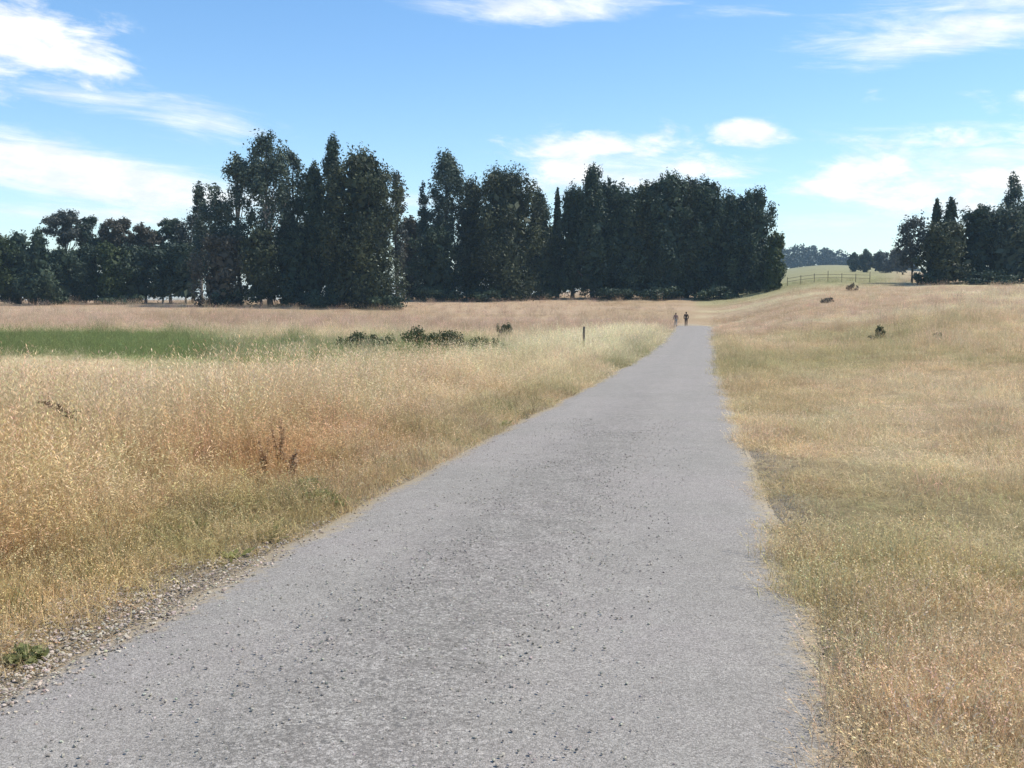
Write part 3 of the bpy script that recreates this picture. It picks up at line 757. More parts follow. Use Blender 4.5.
G_L = 'trees of the left row'
G_C = 'trees of the big central grove'
G_R = 'trees of the clump at the right edge'
TREES = [
 # px, half width px, top row, distance, style, leaf, bark, base, density, name, label
 (0, 18, 231, 168, 'dome', 'green', 'bark', .16, 1, 'bushy_tree', 'bright dark green bushy tree cut by the left edge of the photo', G_L, {}),
 (22, 16, 232, 171, 'col', 'cypress', 'bark', .12, 1, 'bushy_tree', 'narrow dark tree second from the left edge, pale gaps at its foot', G_L, {}),
 (42, 18, 230, 163, 'cone', 'cypress', 'bark', .0, 1.1, 'cypress_tree', 'bluish dark cone shaped tree with foliage down to the ground near left edge', G_L, {}),
 (69, 19, 211, 176, 'flat', 'gum_grey', 'bark', .62, 1.1, 'umbrella_pine', 'flat topped umbrella pine with sky showing through, highest of the far left row', G_L, {}),
 (97, 17, 218, 178, 'flat', 'pine', 'bark', .55, 1.1, 'umbrella_pine', 'flat dark umbrella crown next right of the tallest umbrella pine', G_L, {}),
 (122, 17, 218, 176, 'flat', 'brown', 'bark', .5, 1.3, 'umbrella_pine', 'brownish umbrella pine in the middle of the left row', G_L, {}),
 (147, 15, 225, 175, 'flat', 'brown', 'bark', .45, 1.3, 'umbrella_pine', 'lowest brownish umbrella pine, in the dip of the left row', G_L, {}),
 (172, 15, 219, 177, 'flat', 'pine', 'gumbark', .5, 1.2, 'umbrella_pine', 'dark umbrella pine on pale bare trunk right of the dip in the left row', G_L, {}),
 (194, 15, 216, 176, 'gum', 'gum_grey', 'gumbark', .35, 1, 'gum_tree', 'greyish gum tree on pale trunk beside the tall ragged gums', G_L, {}),
 (63, 22, 248, 169, 'dome', 'cypress', 'bark', .03, 1, 'low_tree', 'low dark tree standing under the tallest umbrella pine', G_L, {}),
 (88, 21, 246, 171, 'dome', 'pine', 'bark', .06, 1, 'low_tree', 'low dark green tree under the second umbrella pine', G_L, {}),
 (113, 21, 243, 170, 'dome', 'green', 'bark', .06, 1, 'low_tree', 'low green tree under the middle brownish umbrella pine', G_L, {}),
 (138, 22, 245, 172, 'dome', 'pine', 'bark', .12, 1, 'low_tree', 'low sea green tree under the lowest umbrella pine', G_L, {}),
 (164, 20, 247, 172, 'dome', 'pine', 'gumbark', .16, 1, 'low_tree', 'low green tree with bare pale stems showing beneath it', G_L, {}),
 (187, 19, 243, 171, 'dome', 'pine', 'gumbark', .12, 1, 'low_tree', 'low green tree on bare stems in front of the greyish gum', G_L, {}),
 (12, 18, 246, 173, 'dome', 'cypress', 'bark', .02, 1, 'low_tree', 'low dark tree filling in behind the first two trees at the left edge', G_L, {}),
 (38, 18, 245, 174, 'dome', 'pine', 'bark', .02, 1, 'low_tree', 'low dark tree directly behind the bluish cone shaped one', G_L, {}),
 (203, 7, 186, 166, 'gum', 'gum', 'gumbark', .35, 1.1, 'gum_tree', 'thin gum top at the left end of the tall ragged gums', G_C, {}),
 (217, 17, 184, 162, 'gum', 'gum', 'gumbark', .22, 1.1, 'gum_tree', 'ragged gum second from the left end of the big grove', G_C, {}),
 (241, 16, 156, 160, 'gum', 'gum', 'gumbark', .22, 1.15, 'gum_tree', 'slim twin topped gum just left of the tallest gum', G_C, {}),
 (225, 26, 232, 158, 'dome', 'brown', 'bark', .02, 1, 'low_tree', 'low brownish tree at the foot of the ragged gums', G_C, {}),
 (271, 28, 132, 160, 'gum', 'gum', 'gumbark', .15, 1.25, 'gum_tree', 'tallest gum with holes of sky through its crown, left peak of the grove', G_C, {}),
 (296, 19, 152, 164, 'gum', 'gum', 'bark', .12, 1.25, 'gum_tree', 'gum leaning on the right side of the tallest gum', G_C, {}),
 (262, 24, 226, 157, 'dome', 'cypress_olive', 'bark', .10, .9, 'low_tree', 'low olive tree under the tallest gum with pale ground gap beside its trunk', G_C, {}),
 (296, 26, 225, 160, 'dome', 'cypress', 'bark', .0, 1, 'low_tree', 'low dark tree between the tallest gum and the wide cypress', G_C, {}),
 (317, 16, 160, 160, 'col', 'cypress', 'bark', .03, 1, 'cypress_tree', 'slim cypress shoulder left of the pointed cypress', G_C, {}),
 (336, 17, 135, 159, 'cone', 'cypress', 'bark', .02, 1.1, 'cypress_tree', 'pointed cypress whose sharp tip is the highest beside the wide dome', G_C, {}),
 (364, 39, 148, 156, 'dome', 'cypress_olive', 'bark', .02, 1.25, 'cypress_tree', 'widest cypress, a broad olive tinged dome left of the first sky gap', G_C, {}),
 (398, 7, 174, 162, 'gum', 'gum_grey', 'bark', .3, 1.1, 'gum_tree', 'thin greyish gum at the right shoulder of the widest cypress', G_C, {}),
 (412, 15, 216, 182, 'dome', 'brown', 'bark', .02, 1, 'low_tree', 'low greyish brown tree filling the bottom of the first sky gap', G_C, {}),
 (425, 6, 182, 178, 'gum', 'gum', 'bark', .3, 1, 'gum_tree', 'thin spindly gum standing in the first sky gap', G_C, {}),
 (447, 21, 154, 178, 'gum', 'gum', 'bark', .12, 1.5, 'gum_tree', 'tall rounded gum just right of the first sky gap', G_C, {}),
 (436, 28, 222, 176, 'dome', 'cypress', 'bark', .0, 1, 'low_tree', 'low dark tree at the foot of the tall rounded gum', G_C, {}),
 (472, 19, 178, 180, 'col', 'cypress_olive', 'bark', .03, 1, 'cypress_tree', 'olive cypress shoulder between the rounded gum and the second dome', G_C, {}),
 (506, 36, 167, 176, 'dome', 'cypress_olive', 'bark', .03, 1.2, 'cypress_tree', 'second widest cypress dome, left of the narrow notch', G_C, {}),
 (538, 18, 189, 180, 'cone', 'cypress', 'bark', .08, 1, 'cypress_tree', 'dark cypress sloping down to the left side of the narrow notch', G_C, {}),
 (550, 14, 224, 186, 'dome', 'green', 'bark', .08, 1, 'low_tree', 'low lighter green tree at the bottom of the narrow notch', G_C, {}),
 (557, 5, 189, 182, 'cone', 'cypress', 'bark', .04, 1, 'cypress_tree', 'thinnest cypress spire on the right side of the narrow notch', G_C, {}),
 (572, 18, 187, 180, 'col', 'cypress', 'bark', .10, 1, 'cypress_tree', 'dark cypress column left of the peaked cypress, bare trunk foot', G_C, {}),
 (592, 21, 164, 178, 'cone', 'cypress', 'bark', .08, 1.15, 'cypress_tree', 'peaked cypress, highest point right of the narrow notch', G_C, {}),
 (608, 20, 178, 182, 'dome', 'cypress', 'bark', .04, 1, 'cypress_tree', 'dark rounded cypress on the right flank of the peaked cypress', G_C, {}),
 (626, 24, 187, 179, 'dome', 'cypress', 'bark', .04, 1.1, 'cypress_tree', 'dark cypress in the shallow dip right of the peaked cypress', G_C, {}),
 (645, 24, 180, 180, 'dome', 'cypress_olive', 'bark', .03, 1.1, 'cypress_tree', 'rounded olive cypress between the shallow dip and the flat topped pair', G_C, {}),
 (666, 23, 171, 178, 'dome', 'cypress', 'bark', .03, 1.1, 'cypress_tree', 'flat topped cypress straight above the two walkers', G_C, {}),
 (686, 22, 176, 180, 'dome', 'cypress_olive', 'bark', .02, 1.1, 'cypress_tree', 'brownish tipped cypress just right of the one above the walkers', G_C, {}),
 (706, 23, 178, 179, 'dome', 'cypress', 'bark', .02, 1.1, 'cypress_tree', 'dark rounded cypress third from the right end of the big grove', G_C, {}),
 (730, 22, 191, 178, 'dome', 'cypress', 'bark', .02, 1.1, 'cypress_tree', 'dark cypress second from the right end of the tall grove', G_C, {}),
 (752, 21, 188, 177, 'dome', 'cypress', 'bark', .0, 1.15, 'cypress_tree', 'last tall cypress, the steep right end of the big grove', G_C, {}),
 (773, 10, 232, 172, 'dome', 'green', 'bark', .0, 1.1, 'small_tree', 'small green tree at the foot of the steep right end of the grove', G_C, {}),
 (910, 17, 219, 168, 'gum', 'gum_grey', 'bark', .3, 1.2, 'gum_tree', 'pale grey rounded tree at the left end of the right hand clump', G_R, {}),
 (932, 9, 199, 166, 'cone', 'cypress', 'bark', .05, 1, 'cypress_tree', 'left spire of the two pointed cypresses in the right hand clump', G_R, {}),
 (946, 12, 196, 164, 'cone', 'cypress', 'bark', .05, 1, 'cypress_tree', 'right spire of the two pointed cypresses in the right hand clump', G_R, {}),
 (940, 26, 222, 160, 'dome', 'cypress_olive', 'bark', .04, 1.1, 'low_tree', 'rounded olive green tree in front of the two pointed cypresses', G_R, {}),
 (975, 25, 206, 164, 'dome', 'pine', 'bark', .04, 1.1, 'dark_tree', 'level topped dark tree between the spires and the spindly top', G_R, {}),
 (1006, 27, 204, 162, 'dome', 'gum', 'bark', .04, 1.1, 'dark_tree', 'greyish dark tree under the spindly top at the right edge', G_R, {}),
 (1009, 9, 178, 168, 'gum', 'gum', 'bark', .62, .6, 'gum_tree', 'spindly gum whose thin top rises highest at the right edge', G_R, {}),
 (1034, 22, 194, 163, 'dome', 'cypress', 'bark', .03, 1, 'dark_tree', 'dark tree cut off by the right edge of the photo', G_R, {}),
 (852, 7, 253, 385, 'cone', 'gum', 'bark', .1, .8, 'far_tree', 'slim far tree at the right end of the distant wood', 'far trees in the gap', dict(fine=1.6)),
 (864, 7, 251, 380, 'col', 'gum', 'bark', .1, .8, 'far_tree', 'narrow far tree next right of the slim one in the gap', 'far trees in the gap', dict(fine=1.6)),
 (879, 11, 252, 370, 'dome', 'gum_grey', 'bark', .1, .8, 'far_tree', 'round pale far tree in the middle of the gap', 'far trees in the gap', dict(fine=1.6)),
 (895, 12, 249, 360, 'dome', 'brown', 'bark', .1, .8, 'far_tree', 'brownish far tree touching the left side of the right hand clump', 'far trees in the gap', dict(fine=1.6)),
]
for i, (px, hw, top, D, style, leaf, bark, base, dens, nm, lab, grp, kw) in enumerate(TREES):
    Xw, Yw, zt = at(px, D, top)
    make_tree(nm, lab, Xw, Yw, zt, hw * D / F, style, leaf, bark, seed=i + 1, base=base, dens=dens, group=grp, **kw)

# understorey shrubs at the foot of the groves
def make_shrub(name, label, X, Y, h, w, leaf, seed, dens=1.0, group=None, size=.2, cat='shrub', sink=.05):
    rng = np.random.default_rng(seed * 13 + 3)
    z0 = gz(X, Y)
    root = empty(name, (X, Y, z0 - sink)); tag(root, label, cat, group)
    nc = 14
    a = rng.uniform(0, 6.283, nc); rr = w * np.sqrt(rng.uniform(0, 1, nc)) * .8
    f = rng.uniform(.15, .8, nc) * (1 - .45 * (rr / w) ** 2)
    cen = np.stack([rr * np.cos(a), rr * np.sin(a) * .8, f * h], 1)
    rad = np.stack([w * rng.uniform(.2, .4, nc)] * 2 + [h * rng.uniform(.16, .3, nc)], 1)
    V, Q, T = leaves(cen, rad, int(1500 * dens), size, .55, np.clip(rng.normal(.4, .25, nc), 0, 1), rng, up=.2)
    V[:, 2] = np.maximum(V[:, 2], .0)
    leaf_mesh('foliage', V, Q, T, M[leaf], root)
    mb = MB()
    for q in range(7):
        c = cen[q]
        mb.tube([(c[0] * .1, c[1] * .1, 0), (c[0] * .6, c[1] * .6, c[2] * .6), tuple(c)], [.03 * h, .02 * h, .006 * h], 5)
    mb.build('stems', M['bark'], root)
    return root

UND = [(52, 165, 2.6, 3.0, 'dark bush at the foot of the umbrella pines'), (120, 168, 2.2, 4.5, 'wide dark bush in the shade of the middle left row'),
       (228, 157, 3.2, 3.0, 'dark bush at the foot of the ragged gums'), (318, 154, 3.0, 4.0, 'dark bush below the pointed cypress'),
       (385, 153, 2.6, 3.5, 'dark bush below the right flank of the widest cypress'), (440, 173, 3.0, 4.5, 'dark bush under the tall rounded gum'),
       (486, 172, 2.6, 4.5, 'dark bush under the left half of the second dome'), (512, 173, 2.4, 2.0, 'dark bush left of the pale gap under the second dome'),
       (545, 176, 2.6, 2.5, 'dark bush under the narrow notch'), (610, 174, 2.6, 5.0, 'wide dark bush under the peaked cypress'),
       (660, 174, 2.8, 5.0, 'wide dark bush behind the two walkers'), (712, 173, 3.0, 5.0, 'wide dark bush at the right end of the grove'),
       (925, 159, 2.4, 3.0, 'dark bush at the left foot of the right hand clump'), (985, 158, 2.6, 4.5, 'wide dark bush at the foot of the right edge trees')]
for i, (px, D, h, w, lab) in enumerate(UND):
    make_shrub('understorey_bush', lab, (px - 512) / F * D, D, h, w, 'cypress', 100 + i, 1.3, 'bushes at the foot of the trees', .42, 'bush')

# brambles in the hollow and single small bushes
BR = [(352, 58, 1.5, 1.3, 'small dark bramble at the left end of the hollow', .8), (380, 57, 1.3, 1.2, 'low green bramble left of the big dark one', .8),
      (424, 57, 1.8, 1.4, 'tallest dark bramble in the middle of the hollow', 1.2), (447, 55, 1.5, 1.5, 'broad dark bramble next right of the tallest one', 1.2),
      (470, 53, 1.2, 1.3, 'dark bramble sloping down right of the broad one', 1.0), (489, 52, 1.0, 1.2, 'low trailing bramble at the right end of the hollow', 1.0),
      (505, 84, 1.9, .8, 'single dark bush standing alone beyond the brambles', .7)]
for i, (px, D, h, w, lab, dn) in enumerate(BR):
    make_shrub('bramble', lab, (px - 512) / F * D, D, h, w, 'bramble', 200 + i, dn * 1.9, 'brambles in the hollow', .13)
make_shrub('shrub', 'lone upright olive shrub on the slope right of the path', (880 - 512) / F * 73, 73, 1.05, .38, 'bramble', 301, .6, None, .12)
make_shrub('shrub', 'low dark shrub at the foot of the lone upright one', (876 - 512) / F * 71.5, 71.5, .5, .75, 'bramble', 302, .5, None, .11)
make_shrub('shrub', 'tiny shrub in the dry grass right of the lone upright one', (940 - 512) / F * 60, 60, .45, .4, 'bramble', 303, .35, None, .10)
make_shrub('shrub', 'small bush in the pale field below the far fence', (826 - 512) / F * 128, 128, 1.0, 1.0, 'brown', 304, .4, None, .16)

for i, (px, D, h, w, lf, lab) in enumerate([(851, 150, 1.3, .9, 'brown', 'brown scrubby bush on the slope under the fence corner')]):
    make_shrub('shrub', lab, (px - 512) / F * D, D, h, w, lf, 310 + i, .4, None, .2)

# distant wooded hill: one mass
rng = np.random.default_rng(77)
cen = []; rad = []
for q in range(300):
    px = rng.uniform(560, 915); D = rng.uniform(880, 1000)
    xw = (px - 512) / F * D; zb = gz(xw, D)
    topy = np.interp(px, [560, 780, 800, 815, 835, 853, 915], [250, 249, 245, 246, 251, 256, 257]) + rng.uniform(0, 5)
    zt = CAM_H + (300 - topy) / F * D
    h = zt - zb
    w = rng.uniform(4, 8)
    for j in range(4):
        cen.append((xw + rng.normal(0, w * .4), D + rng.normal(0, 4), zb + h * (.18 + .24 * j))); rad.append((w * (1 - .14 * j), w * (1 - .14 * j), h * .17))
V, Q, T = leaves(np.array(cen), np.array(rad), 60000, 2.1, .6, np.clip(rng.normal(.4, .25, len(cen)), 0, 1), rng)
o = leaf_mesh('distant_woods', V, Q, T, M['far'], None)
tag(o, 'bluish dark wood on the far hill in the gap between the groves', 'woods', kind='stuff')

# ------------------------------------------------------------------ fence and posts
def fence_post(name, label, X, Y, h, r, tilt=0.0, mat='post'):
    root = empty(name, (X, Y, gz(X, Y) - .1)); root.rotation_euler = (tilt * .4, tilt, .3)
    tag(root, label, 'post')
    mb = MB()
    mb.tube([(0, 0, 0), (0, 0, .1), (.004, 0, h * .5), (0, .004, h), (.0, 0, h + .1), (0, 0, h + .115)], [r * 1.1, r * 1.08, r, r * .97, r * .92, r * .6], 10)
    mb.build('shaft', M[mat], root)
    for zz in (.62, .86):
        wb = MB(); wb.tube([(r * 1.04 * math.cos(a), r * 1.04 * math.sin(a), h * zz) for a in np.linspace(0, 6.283, 13)], .008, 5, cap=False)
        wb.build('wire_band', M['bark'], root)
    return root
fence_post('wooden_post', 'dark wooden post in the pale oats left of the path', (583 - 512) / F * 51, 51, 1.62, .062, .03)

# far wire and rail fence
A0 = np.array(at(786, 178)[:2]); B0 = np.array(at(868, 172)[:2])
fr = empty('field_fence', (float(A0[0]), float(A0[1]), gz(*A0)))
tag(fr, 'thin rail fence crossing the far field in the gap', 'fence')
nP = 7
pp = []
for i in range(nP):
    p = A0 + (B0 - A0) * i / (nP - 1)
    z = gz(*p) - fr.location.z
    pp.append((p[0] - A0[0], p[1] - A0[1], z))
    mb = MB(); q = pp[-1]; hp = 1.5 if i not in (3, 6) else 1.9
    mb.tube([(q[0], q[1], q[2] - .2), (q[0], q[1], q[2] + hp), (q[0], q[1], q[2] + hp + .03)], [.05, .05, .03], 8)
    mb.build('post', M['post'], fr)
for hgt in (.75, 1.3):
    mb = MB(); mb.tube([(a, b, c + hgt) for a, b, c in pp], .028, 6); mb.build('rail', M['post'], fr)

# ------------------------------------------------------------------ fallen branch in the grass
bx, by = (55 - 512) / F * 10.8, 10.8
zb = gz(bx, by)
br = empty('fallen_branch', (bx, by, zb + .60)); br.scale = (.8, .8, .8); br.rotation_euler = (0, .26, -.35)
tag(br, 'dark broken branch lying across the dry grass near the left edge', 'branch')
mb = MB()
mb.tube([(-.34, 0, .0), (-.2, .03, .02), (0, 0, .03), (.16, -.03, .0), (.36, .0, -.03)], [.022, .045, .05, .042, .016], 9)
mb.build('stick', M['dead'], br)
mb = MB()
for p, q in (((-.2, .03, .03), (-.34, .14, .12)), ((.02, 0, .04), (.13, -.12, .13)), ((.16, -.02, .0), (.30, .12, .06)), ((-.05, 0, .03), (-.1, -.16, .10))):
    m = (np.array(p) + np.array(q)) / 2 + np.array([.015, 0, .015]); mb.tube([p, m, q], [.016, .011, .005], 6)
mb.build('twigs', M['dead'], br)

# ------------------------------------------------------------------ dock plants with rusty seed spikes
def dock(label, X, Y, h, seed, mat='rust', n=6):
    rng = np.random.default_rng(seed)
    root = empty('dock_plant', (X, Y, gz(X, Y))); tag(root, label, 'plant', 'dock plants by the path')
    st = MB(); cen = []; rad = []
    for i in range(n):
        a = rng.uniform(0, 6.283); l = rng.uniform(.05, .28); hh = h * rng.uniform(.65, 1)
        top = np.array([math.cos(a) * l * hh, math.sin(a) * l * hh, hh])
        st.tube([(0, 0, 0), tuple(top * np.array([.4, .4, .5])), tuple(top)], [.006, .005, .002], 5)
        for f in np.linspace(.45, 1, 9):
            p = top * np.array([f ** 1.4, f ** 1.4, f]); cen.append(p); rad.append((.022, .022, .04))
    st.build('stems', M['rust'], root)
    V, Q, T = leaves(np.array(cen), np.array(rad), 260 * n // 3, .022, .7, np.clip(rng.normal(.5, .25, len(cen)), 0, 1), rng, up=.3)
    leaf_mesh('seed_spikes', V, Q, T, M[mat], root)
    V = []; Q = []; nv = 0
    for i in range(9):
        a = rng.uniform(0, 6.283); L = h * rng.uniform(.22, .4); d = np.array([math.cos(a), math.sin(a), 0]); sd = np.array([-d[1], d[0], 0])
        for f, w in ((0, .02), (.35, .11), (.75, .09), (1, .01)):
            p = d * L * f + np.array([0, 0, L * (.9 * f - .7 * f * f)]); V += [p - sd * w * L, p + sd * w * L]
        for k in range(3): Q.append((nv + 2 * k, nv + 2 * k + 1, nv + 2 * k + 3, nv + 2 * k + 2))
        nv += 8
    leaf_mesh('leaves', np.array(V), np.array(Q), np.full(len(V), .5), M['weed'], root)
    return root
DOCK = [(262, 9.9, .46, 'rusty dock plant leftmost of the cluster beside the path'), (277, 10.4, .58, 'tallest rusty dock plant in the cluster beside the path'),
        (290, 9.7, .42, 'rusty dock plant nearest the path edge in the cluster')]
for i, (px, D, h, lab) in enumerate(DOCK): dock(lab, (px - 512) / F * D, D, h, 400 + i)
GRN = [(322, 8.95, .17, .34, 'bright green weed clump at the path edge below the docks'), (300, 9.3, .2, .25, 'green weed clump between the docks and the path'),
       (372, 11.2, .14, .3, 'green weed clump further up the left path edge'), (10, 4.72, .09, .11, 'small green weed on the gravel shoulder at the lower left')]
for i, (px, D, h, w, lab) in enumerate(GRN):
    make_shrub('weed_clump', lab, (px - 512) / F * D, D, h, w, 'weed', 500 + i, .55, 'green weed clumps beside the path', .034, 'weed', .01)

# ------------------------------------------------------------------ two walkers
def skin(name, verts, edges, radii, mat, parent, root=0, lv=2):
    me = bpy.data.meshes.new(name); me.from_pydata(verts, edges, []); me.update()
    o = link(name, me, mat, parent)
    md = o.modifiers.new('Skin', 'SKIN'); md.use_smooth_shade = True
    for i, r in enumerate(radii):
        me.skin_vertices[0].data[i].radius = r if isinstance(r, tuple) else (r, r)
        me.skin_vertices[0].data[i].use_root = (i == root)
    sb = o.modifiers.new('Sub', 'SUBSURF'); sb.levels = lv; sb.render_levels = lv
    return o
def ellipsoid(mb, c, r, nu=14, nv=9):
    V = []; Q = []
    for i in range(nv + 1):
        th = math.pi * i / nv
        for j in range(nu):
            ph = 2 * math.pi * j / nu
            V.append((c[0] + r[0] * math.sin(th) * math.cos(ph), c[1] + r[1] * math.sin(th) * math.sin(ph), c[2] + r[2] * math.cos(th)))
    for i in range(nv):
        for j in range(nu): Q.append((i * nu + j, (i + 1) * nu + j, (i + 1) * nu + (j + 1) % nu, i * nu + (j + 1) % nu))
    mb.add(V, Q)

skin_m = mat_cloth('skin', (.38, .24, .17))
def walker(label, X, Y, H, rz, top_m, leg_m, hair_m, phase):
    k = H / 1.7
    rz0 = rz
    z0 = float(base_z(np.array([X]), np.array([Y]))[0]) + .05
    root = empty('person', (X, Y, z0), rz); tag(root, label, 'person', 'walkers on the path')
    st = .22 * phase                                              # stride: walking away along +Y
    J = dict(pel=(0, 0, .93), wai=(0, .01, 1.08), che=(0, .02, 1.28), nek=(0, .02, 1.45), hed=(0, .03, 1.56), top=(0, .03, 1.66),
             hl=(-.09, 0, .88), kl=(-.10, .16 * phase + .03, .49), al=(-.10, st + .0, .09), tl=(-.11, st + .14, .04),
             hr=(.09, 0, .88), kr=(.10, -.06 * phase + .05, .49), ar=(.10, -st - .05, .12), tr=(.11, -st + .09, .04),
             sl=(-.19, .02, 1.39), el=(-.25, -.07 * phase, 1.12), wl=(-.25, -.16 * phase + .08, .88), fl=(-.25, -.16 * phase + .12, .79),
             sr=(.19, .02, 1.39), er=(.25, .05 * phase, 1.12), wr=(.25, .16 * phase + .08, .88), fr=(.25, .16 * phase + .12, .79))
    J = {a: tuple(v * k for v in b) for a, b in J.items()}
    RR = dict(pel=.125, wai=.115, che=.135, nek=.055, hed=.085, top=.06, hl=.095, kl=.06, al=.04, tl=.03, hr=.095, kr=.06, ar=.04, tr=.03,
              sl=.058, el=.042, wl=.03, fl=.026, sr=.058, er=.042, wr=.03, fr=.026)
    E = [('pel','wai'),('wai','che'),('che','nek'),('nek','hed'),('hed','top'),('pel','hl'),('hl','kl'),('kl','al'),('al','tl'),('pel','hr'),('hr','kr'),('kr','ar'),('ar','tr'),
         ('che','sl'),('sl','el'),('el','wl'),('wl','fl'),('che','sr'),('sr','er'),('er','wr'),('wr','fr')]
    def sk(name, keys, grow, mat):
        ks = list(keys); ix = {a: i for i, a in enumerate(ks)}
        ed = [(ix[a], ix[b]) for a, b in E if a in ix and b in ix]
        rr = [(RR[a] * k + grow, (RR[a] * k + grow) * (.72 if a in ('pel', 'wai', 'che') else 1)) for a in ks]
        return skin(name, [J[a] for a in ks], ed, rr, mat, root)
    sk('body', list(J), 0, skin_m)
    sk('jacket', ['pel', 'wai', 'che', 'sl', 'el', 'wl', 'sr', 'er', 'wr'], .022, top_m)
    sk('trousers', ['pel', 'hl', 'kl', 'al', 'hr', 'kr', 'ar'], .018, leg_m)
    for a, b in (('al', 'tl'), ('ar', 'tr')):
        mb = MB(); p, q = np.array(J[a]), np.array(J[b]); c = (p + q) / 2; c[2] = min(p[2], q[2]) + .01
        ellipsoid(mb, c, (.05 * k, .14 * k, .055 * k)); mb.build('shoe', M['bark'], root)
    mb = MB(); h = J['hed']
    ellipsoid(mb, (h[0], h[1] - .022 * k, h[2] + .05 * k), (.092 * k, .10 * k, .10 * k)); ellipsoid(mb, (h[0], h[1] - .06 * k, h[2] - .02 * k), (.075 * k, .05 * k, .08 * k))
    mb.build('hair', hair_m, root)
    return root
hair1 = mat_cloth('brown_hair', (.06, .04, .028)); hair2 = mat_cloth('dark_hair', (.02, .016, .013))
for px, D, H, lab, tm, lm, hm, ph in ((675.5, 124, 1.66, 'walker in a dull mauve brown top and grey trousers, left of the pair', (.26, .17, .15), (.30, .29, .27), hair1, 1),
                                      (685.8, 124.5, 1.76, 'walker in dark brown clothes, right of the pair', (.045, .03, .024), (.06, .042, .034), hair2, -1)):
    walker(lab, (px - 512) / F * D, D, H, -ROAD_A, mat_cloth('jacket_cloth', tm), mat_cloth('trouser_cloth', lm), hm, ph)

# ------------------------------------------------------------------ camera
cam = bpy.data.cameras.new('camera'); co = bpy.data.objects.new('camera', cam); COL.objects.link(co)
co.location = (0, 0, CAM_H); co.rotation_euler = (math.pi / 2 - PITCH, 0, 0)
cam.sensor_width = 36; cam.sensor_fit = 'HORIZONTAL'; cam.lens = 36 * F / 1024
cam.clip_start = .05; cam.clip_end = 12000
SC.camera = co

# ------------------------------------------------------------------ sun and sky
SUN_EL, SUN_AZ = math.radians(56), math.radians(80)     # azimuth clockwise from straight ahead
sd = Vector((math.sin(SUN_AZ) * math.cos(SUN_EL), math.cos(SUN_AZ) * math.cos(SUN_EL), math.sin(SUN_EL)))
sun = bpy.data.lights.new('sun', 'SUN'); sun.energy = 4.9; sun.angle = math.radians(.5); sun.color = (1, .94, .83)
so = bpy.data.objects.new('sun', sun); COL.objects.link(so); so.rotation_euler = sd.to_track_quat('Z', 'Y').to_euler(); so.location = (0, 0, 60)

w = bpy.data.worlds.new('World'); SC.world = w; w.use_nodes = True
nt = w.node_tree; nt.nodes.clear()
out = nt.nodes.new('ShaderNodeOutputWorld'); bg = nt.nodes.new('ShaderNodeBackground'); bg.inputs[1].default_value = .15
sky = nt.nodes.new('ShaderNodeTexSky'); sky.sky_type = 'NISHITA'; sky.sun_disc = False
sky.sun_elevation = SUN_EL; sky.sun_rotation = SUN_AZ; sky.altitude = 0; sky.air_density = 1.0; sky.dust_density = .3; sky.ozone_density = 2.5
tc = nt.nodes.new('ShaderNodeTexCoord').outputs['Generated']
sx = nt.nodes.new('ShaderNodeSeparateXYZ'); nt.links.new(tc, sx.inputs[0])
az = math_n(nt, 'ARCTAN2', sx.outputs[0], sx.outputs[1]); el = math_n(nt, 'ARCSINE', sx.outputs[2])
def cvec(sa, se, rotd=0.0):
    c = nt.nodes.new('ShaderNodeCombineXYZ')
    r = math.radians(rotd)
    a2 = math_n(nt, 'ADD', math_n(nt, 'MULTIPLY', az, math.cos(r)), math_n(nt, 'MULTIPLY', el, math.sin(r)))
    e2 = math_n(nt, 'SUBTRACT', math_n(nt, 'MULTIPLY', el, math.cos(r)), math_n(nt, 'MULTIPLY', az, math.sin(r)))
    nt.links.new(math_n(nt, 'MULTIPLY', a2, sa), c.inputs[0]); nt.links.new(math_n(nt, 'MULTIPLY', e2, se), c.inputs[1])
    return c.outputs[0]
n_puff = noise(nt, cvec(16, 44, -5), 1, 8, .62, .3)
n_wisp = noise(nt, cvec(7, 46, -6), 1, 8, .66, .5)
def sky_dir(px, py):
    v = Vector(((px - 512) / F, 1, (384 - py) / F)); v.rotate(Euler((-PITCH, 0, 0))); v.normalize()
    return math.atan2(v.x, v.y), math.asin(v.z)
def blob(px, py, rx, ry, rotd=0.0):
    a0, e0 = sky_dir(px, py); r = math.radians(rotd)
    da = math_n(nt, 'SUBTRACT', az, a0); de = math_n(nt, 'SUBTRACT', el, e0)
    u = math_n(nt, 'ADD', math_n(nt, 'MULTIPLY', da, math.cos(r) * F / rx), math_n(nt, 'MULTIPLY', de, math.sin(r) * F / rx))
    v = math_n(nt, 'SUBTRACT', math_n(nt, 'MULTIPLY', de, math.cos(r) * F / ry), math_n(nt, 'MULTIPLY', da, math.sin(r) * F / ry))
    q = math_n(nt, 'ADD', math_n(nt, 'MULTIPLY', u, u), math_n(nt, 'MULTIPLY', v, v))
    return math_n(nt, 'EXPONENT', math_n(nt, 'MULTIPLY', q, -1.0))
def field(blobs, nse, lo, hi, gain):
    tot = None
    for b in blobs:
        g = b[-1]; q = math_n(nt, 'MULTIPLY', blob(*b[:-1]), g)
        tot = q if tot is None else math_n(nt, 'MAXIMUM', tot, q)
    d = math_n(nt, 'ADD', tot, math_n(nt, 'MULTIPLY', math_n(nt, 'SUBTRACT', nse, .5), gain))
    return math_n(nt, 'MULTIPLY', maprange(nt, d, lo, hi, 0, 1), maprange(nt, tot, .02, .2, 0, 1))
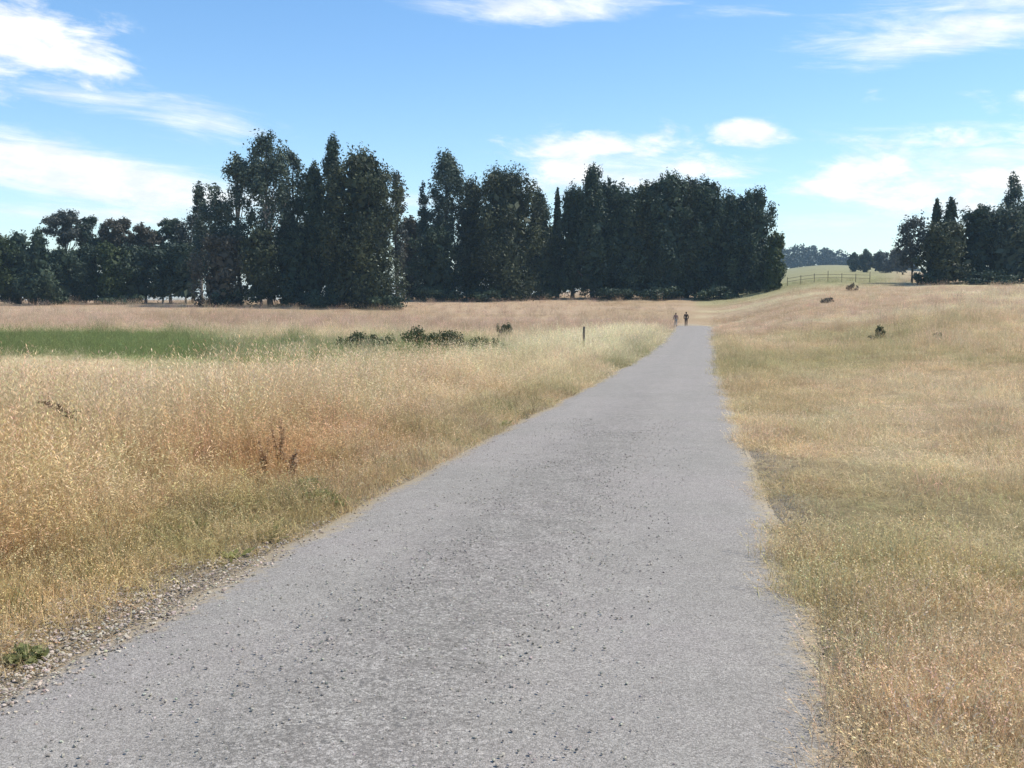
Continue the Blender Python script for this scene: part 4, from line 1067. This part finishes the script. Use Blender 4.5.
PUFF = [(15, 34, 85, 38, -8, 1.0), (80, 62, 60, 13, -4, .8), (-80, 30, 110, 60, 0, 1.0), (-90, 10, 60, 30, 0, 1),
        (748, 131, 46, 15, 0, .88), (600, 148, 95, 22, 4, .9), (565, 172, 70, 26, 0, .85), (850, 178, 60, 24, 8, .98), (700, 168, 70, 18, 0, .72),
        (960, 192, 110, 34, 0, .85), (870, 100, 26, 9, 0, .45), (930, 140, 120, 14, 0, .62), (1150, 120, 130, 40, 0, .8)]
WISP = [(60, 170, 190, 24, -9, 1.3), (150, 195, 70, 12, -6, .9), (-60, 150, 120, 24, -9, .9), (200, 122, 75, 26, -10, .55), (545, 6, 130, 18, 0, .75), (720, 12, 70, 10, 0, .5),
        (950, 24, 130, 30, 5, .75), (120, 215, 140, 14, 0, .6), (400, 205, 80, 16, 0, .42), (640, 178, 170, 34, 0, .62), (870, 222, 150, 14, 0, .42), (960, 170, 170, 46, 0, .58), (80, 90, 120, 20, -5, .5)]
fp = field(PUFF, n_puff, .28, .90, 1.8)
fw = math_n(nt, 'MULTIPLY', field(WISP, n_wisp, .20, .95, 1.5), .9)
cf = math_n(nt, 'MAXIMUM', fp, fw)
hs = nt.nodes.new('ShaderNodeHueSaturation'); hs.inputs['Saturation'].default_value = 1.2; hs.inputs['Value'].default_value = 1.2; nt.links.new(sky.outputs[0], hs.inputs['Color'])
skyc = hs.outputs[0]
cc = mixc(nt, maprange(nt, noise(nt, cvec(30, 70), 1, 6, .6), .35, .65, 0, 1), (6.3, 6.5, 6.6), (7.8, 7.8, 7.6))
col = mixc(nt, cf, skyc, cc)
nt.links.new(col, bg.inputs[0]); nt.links.new(bg.outputs[0], out.inputs[0])

# ------------------------------------------------------------------ air
hb = MB(); hb.box((-4600, -900, -8), (5600, 4950, 75))
hz = hb.build('haze', None, None, smooth=False)
m, hnt, hout = new_mat('thin_air')
pv = hnt.nodes.new('ShaderNodeVolumePrincipled'); pv.inputs['Color'].default_value = (.62, .86, 1.0, 1); pv.inputs['Density'].default_value = .00022
hnt.links.new(pv.outputs[0], hout.inputs['Volume'])
hz.data.materials.append(m)
tag(hz, 'thin bluish air that softens the far hill', 'haze', kind='stuff')

SC.view_settings.view_transform = 'Standard'; SC.view_settings.look = 'None'; SC.view_settings.exposure = .12; SC.view_settings.gamma = 1
SC.cycles.max_bounces = 6; SC.cycles.diffuse_bounces = 3; SC.cycles.transmission_bounces = 3; SC.cycles.volume_bounces = 0; SC.cycles.transparent_max_bounces = 8
SC.cycles.use_denoising = True
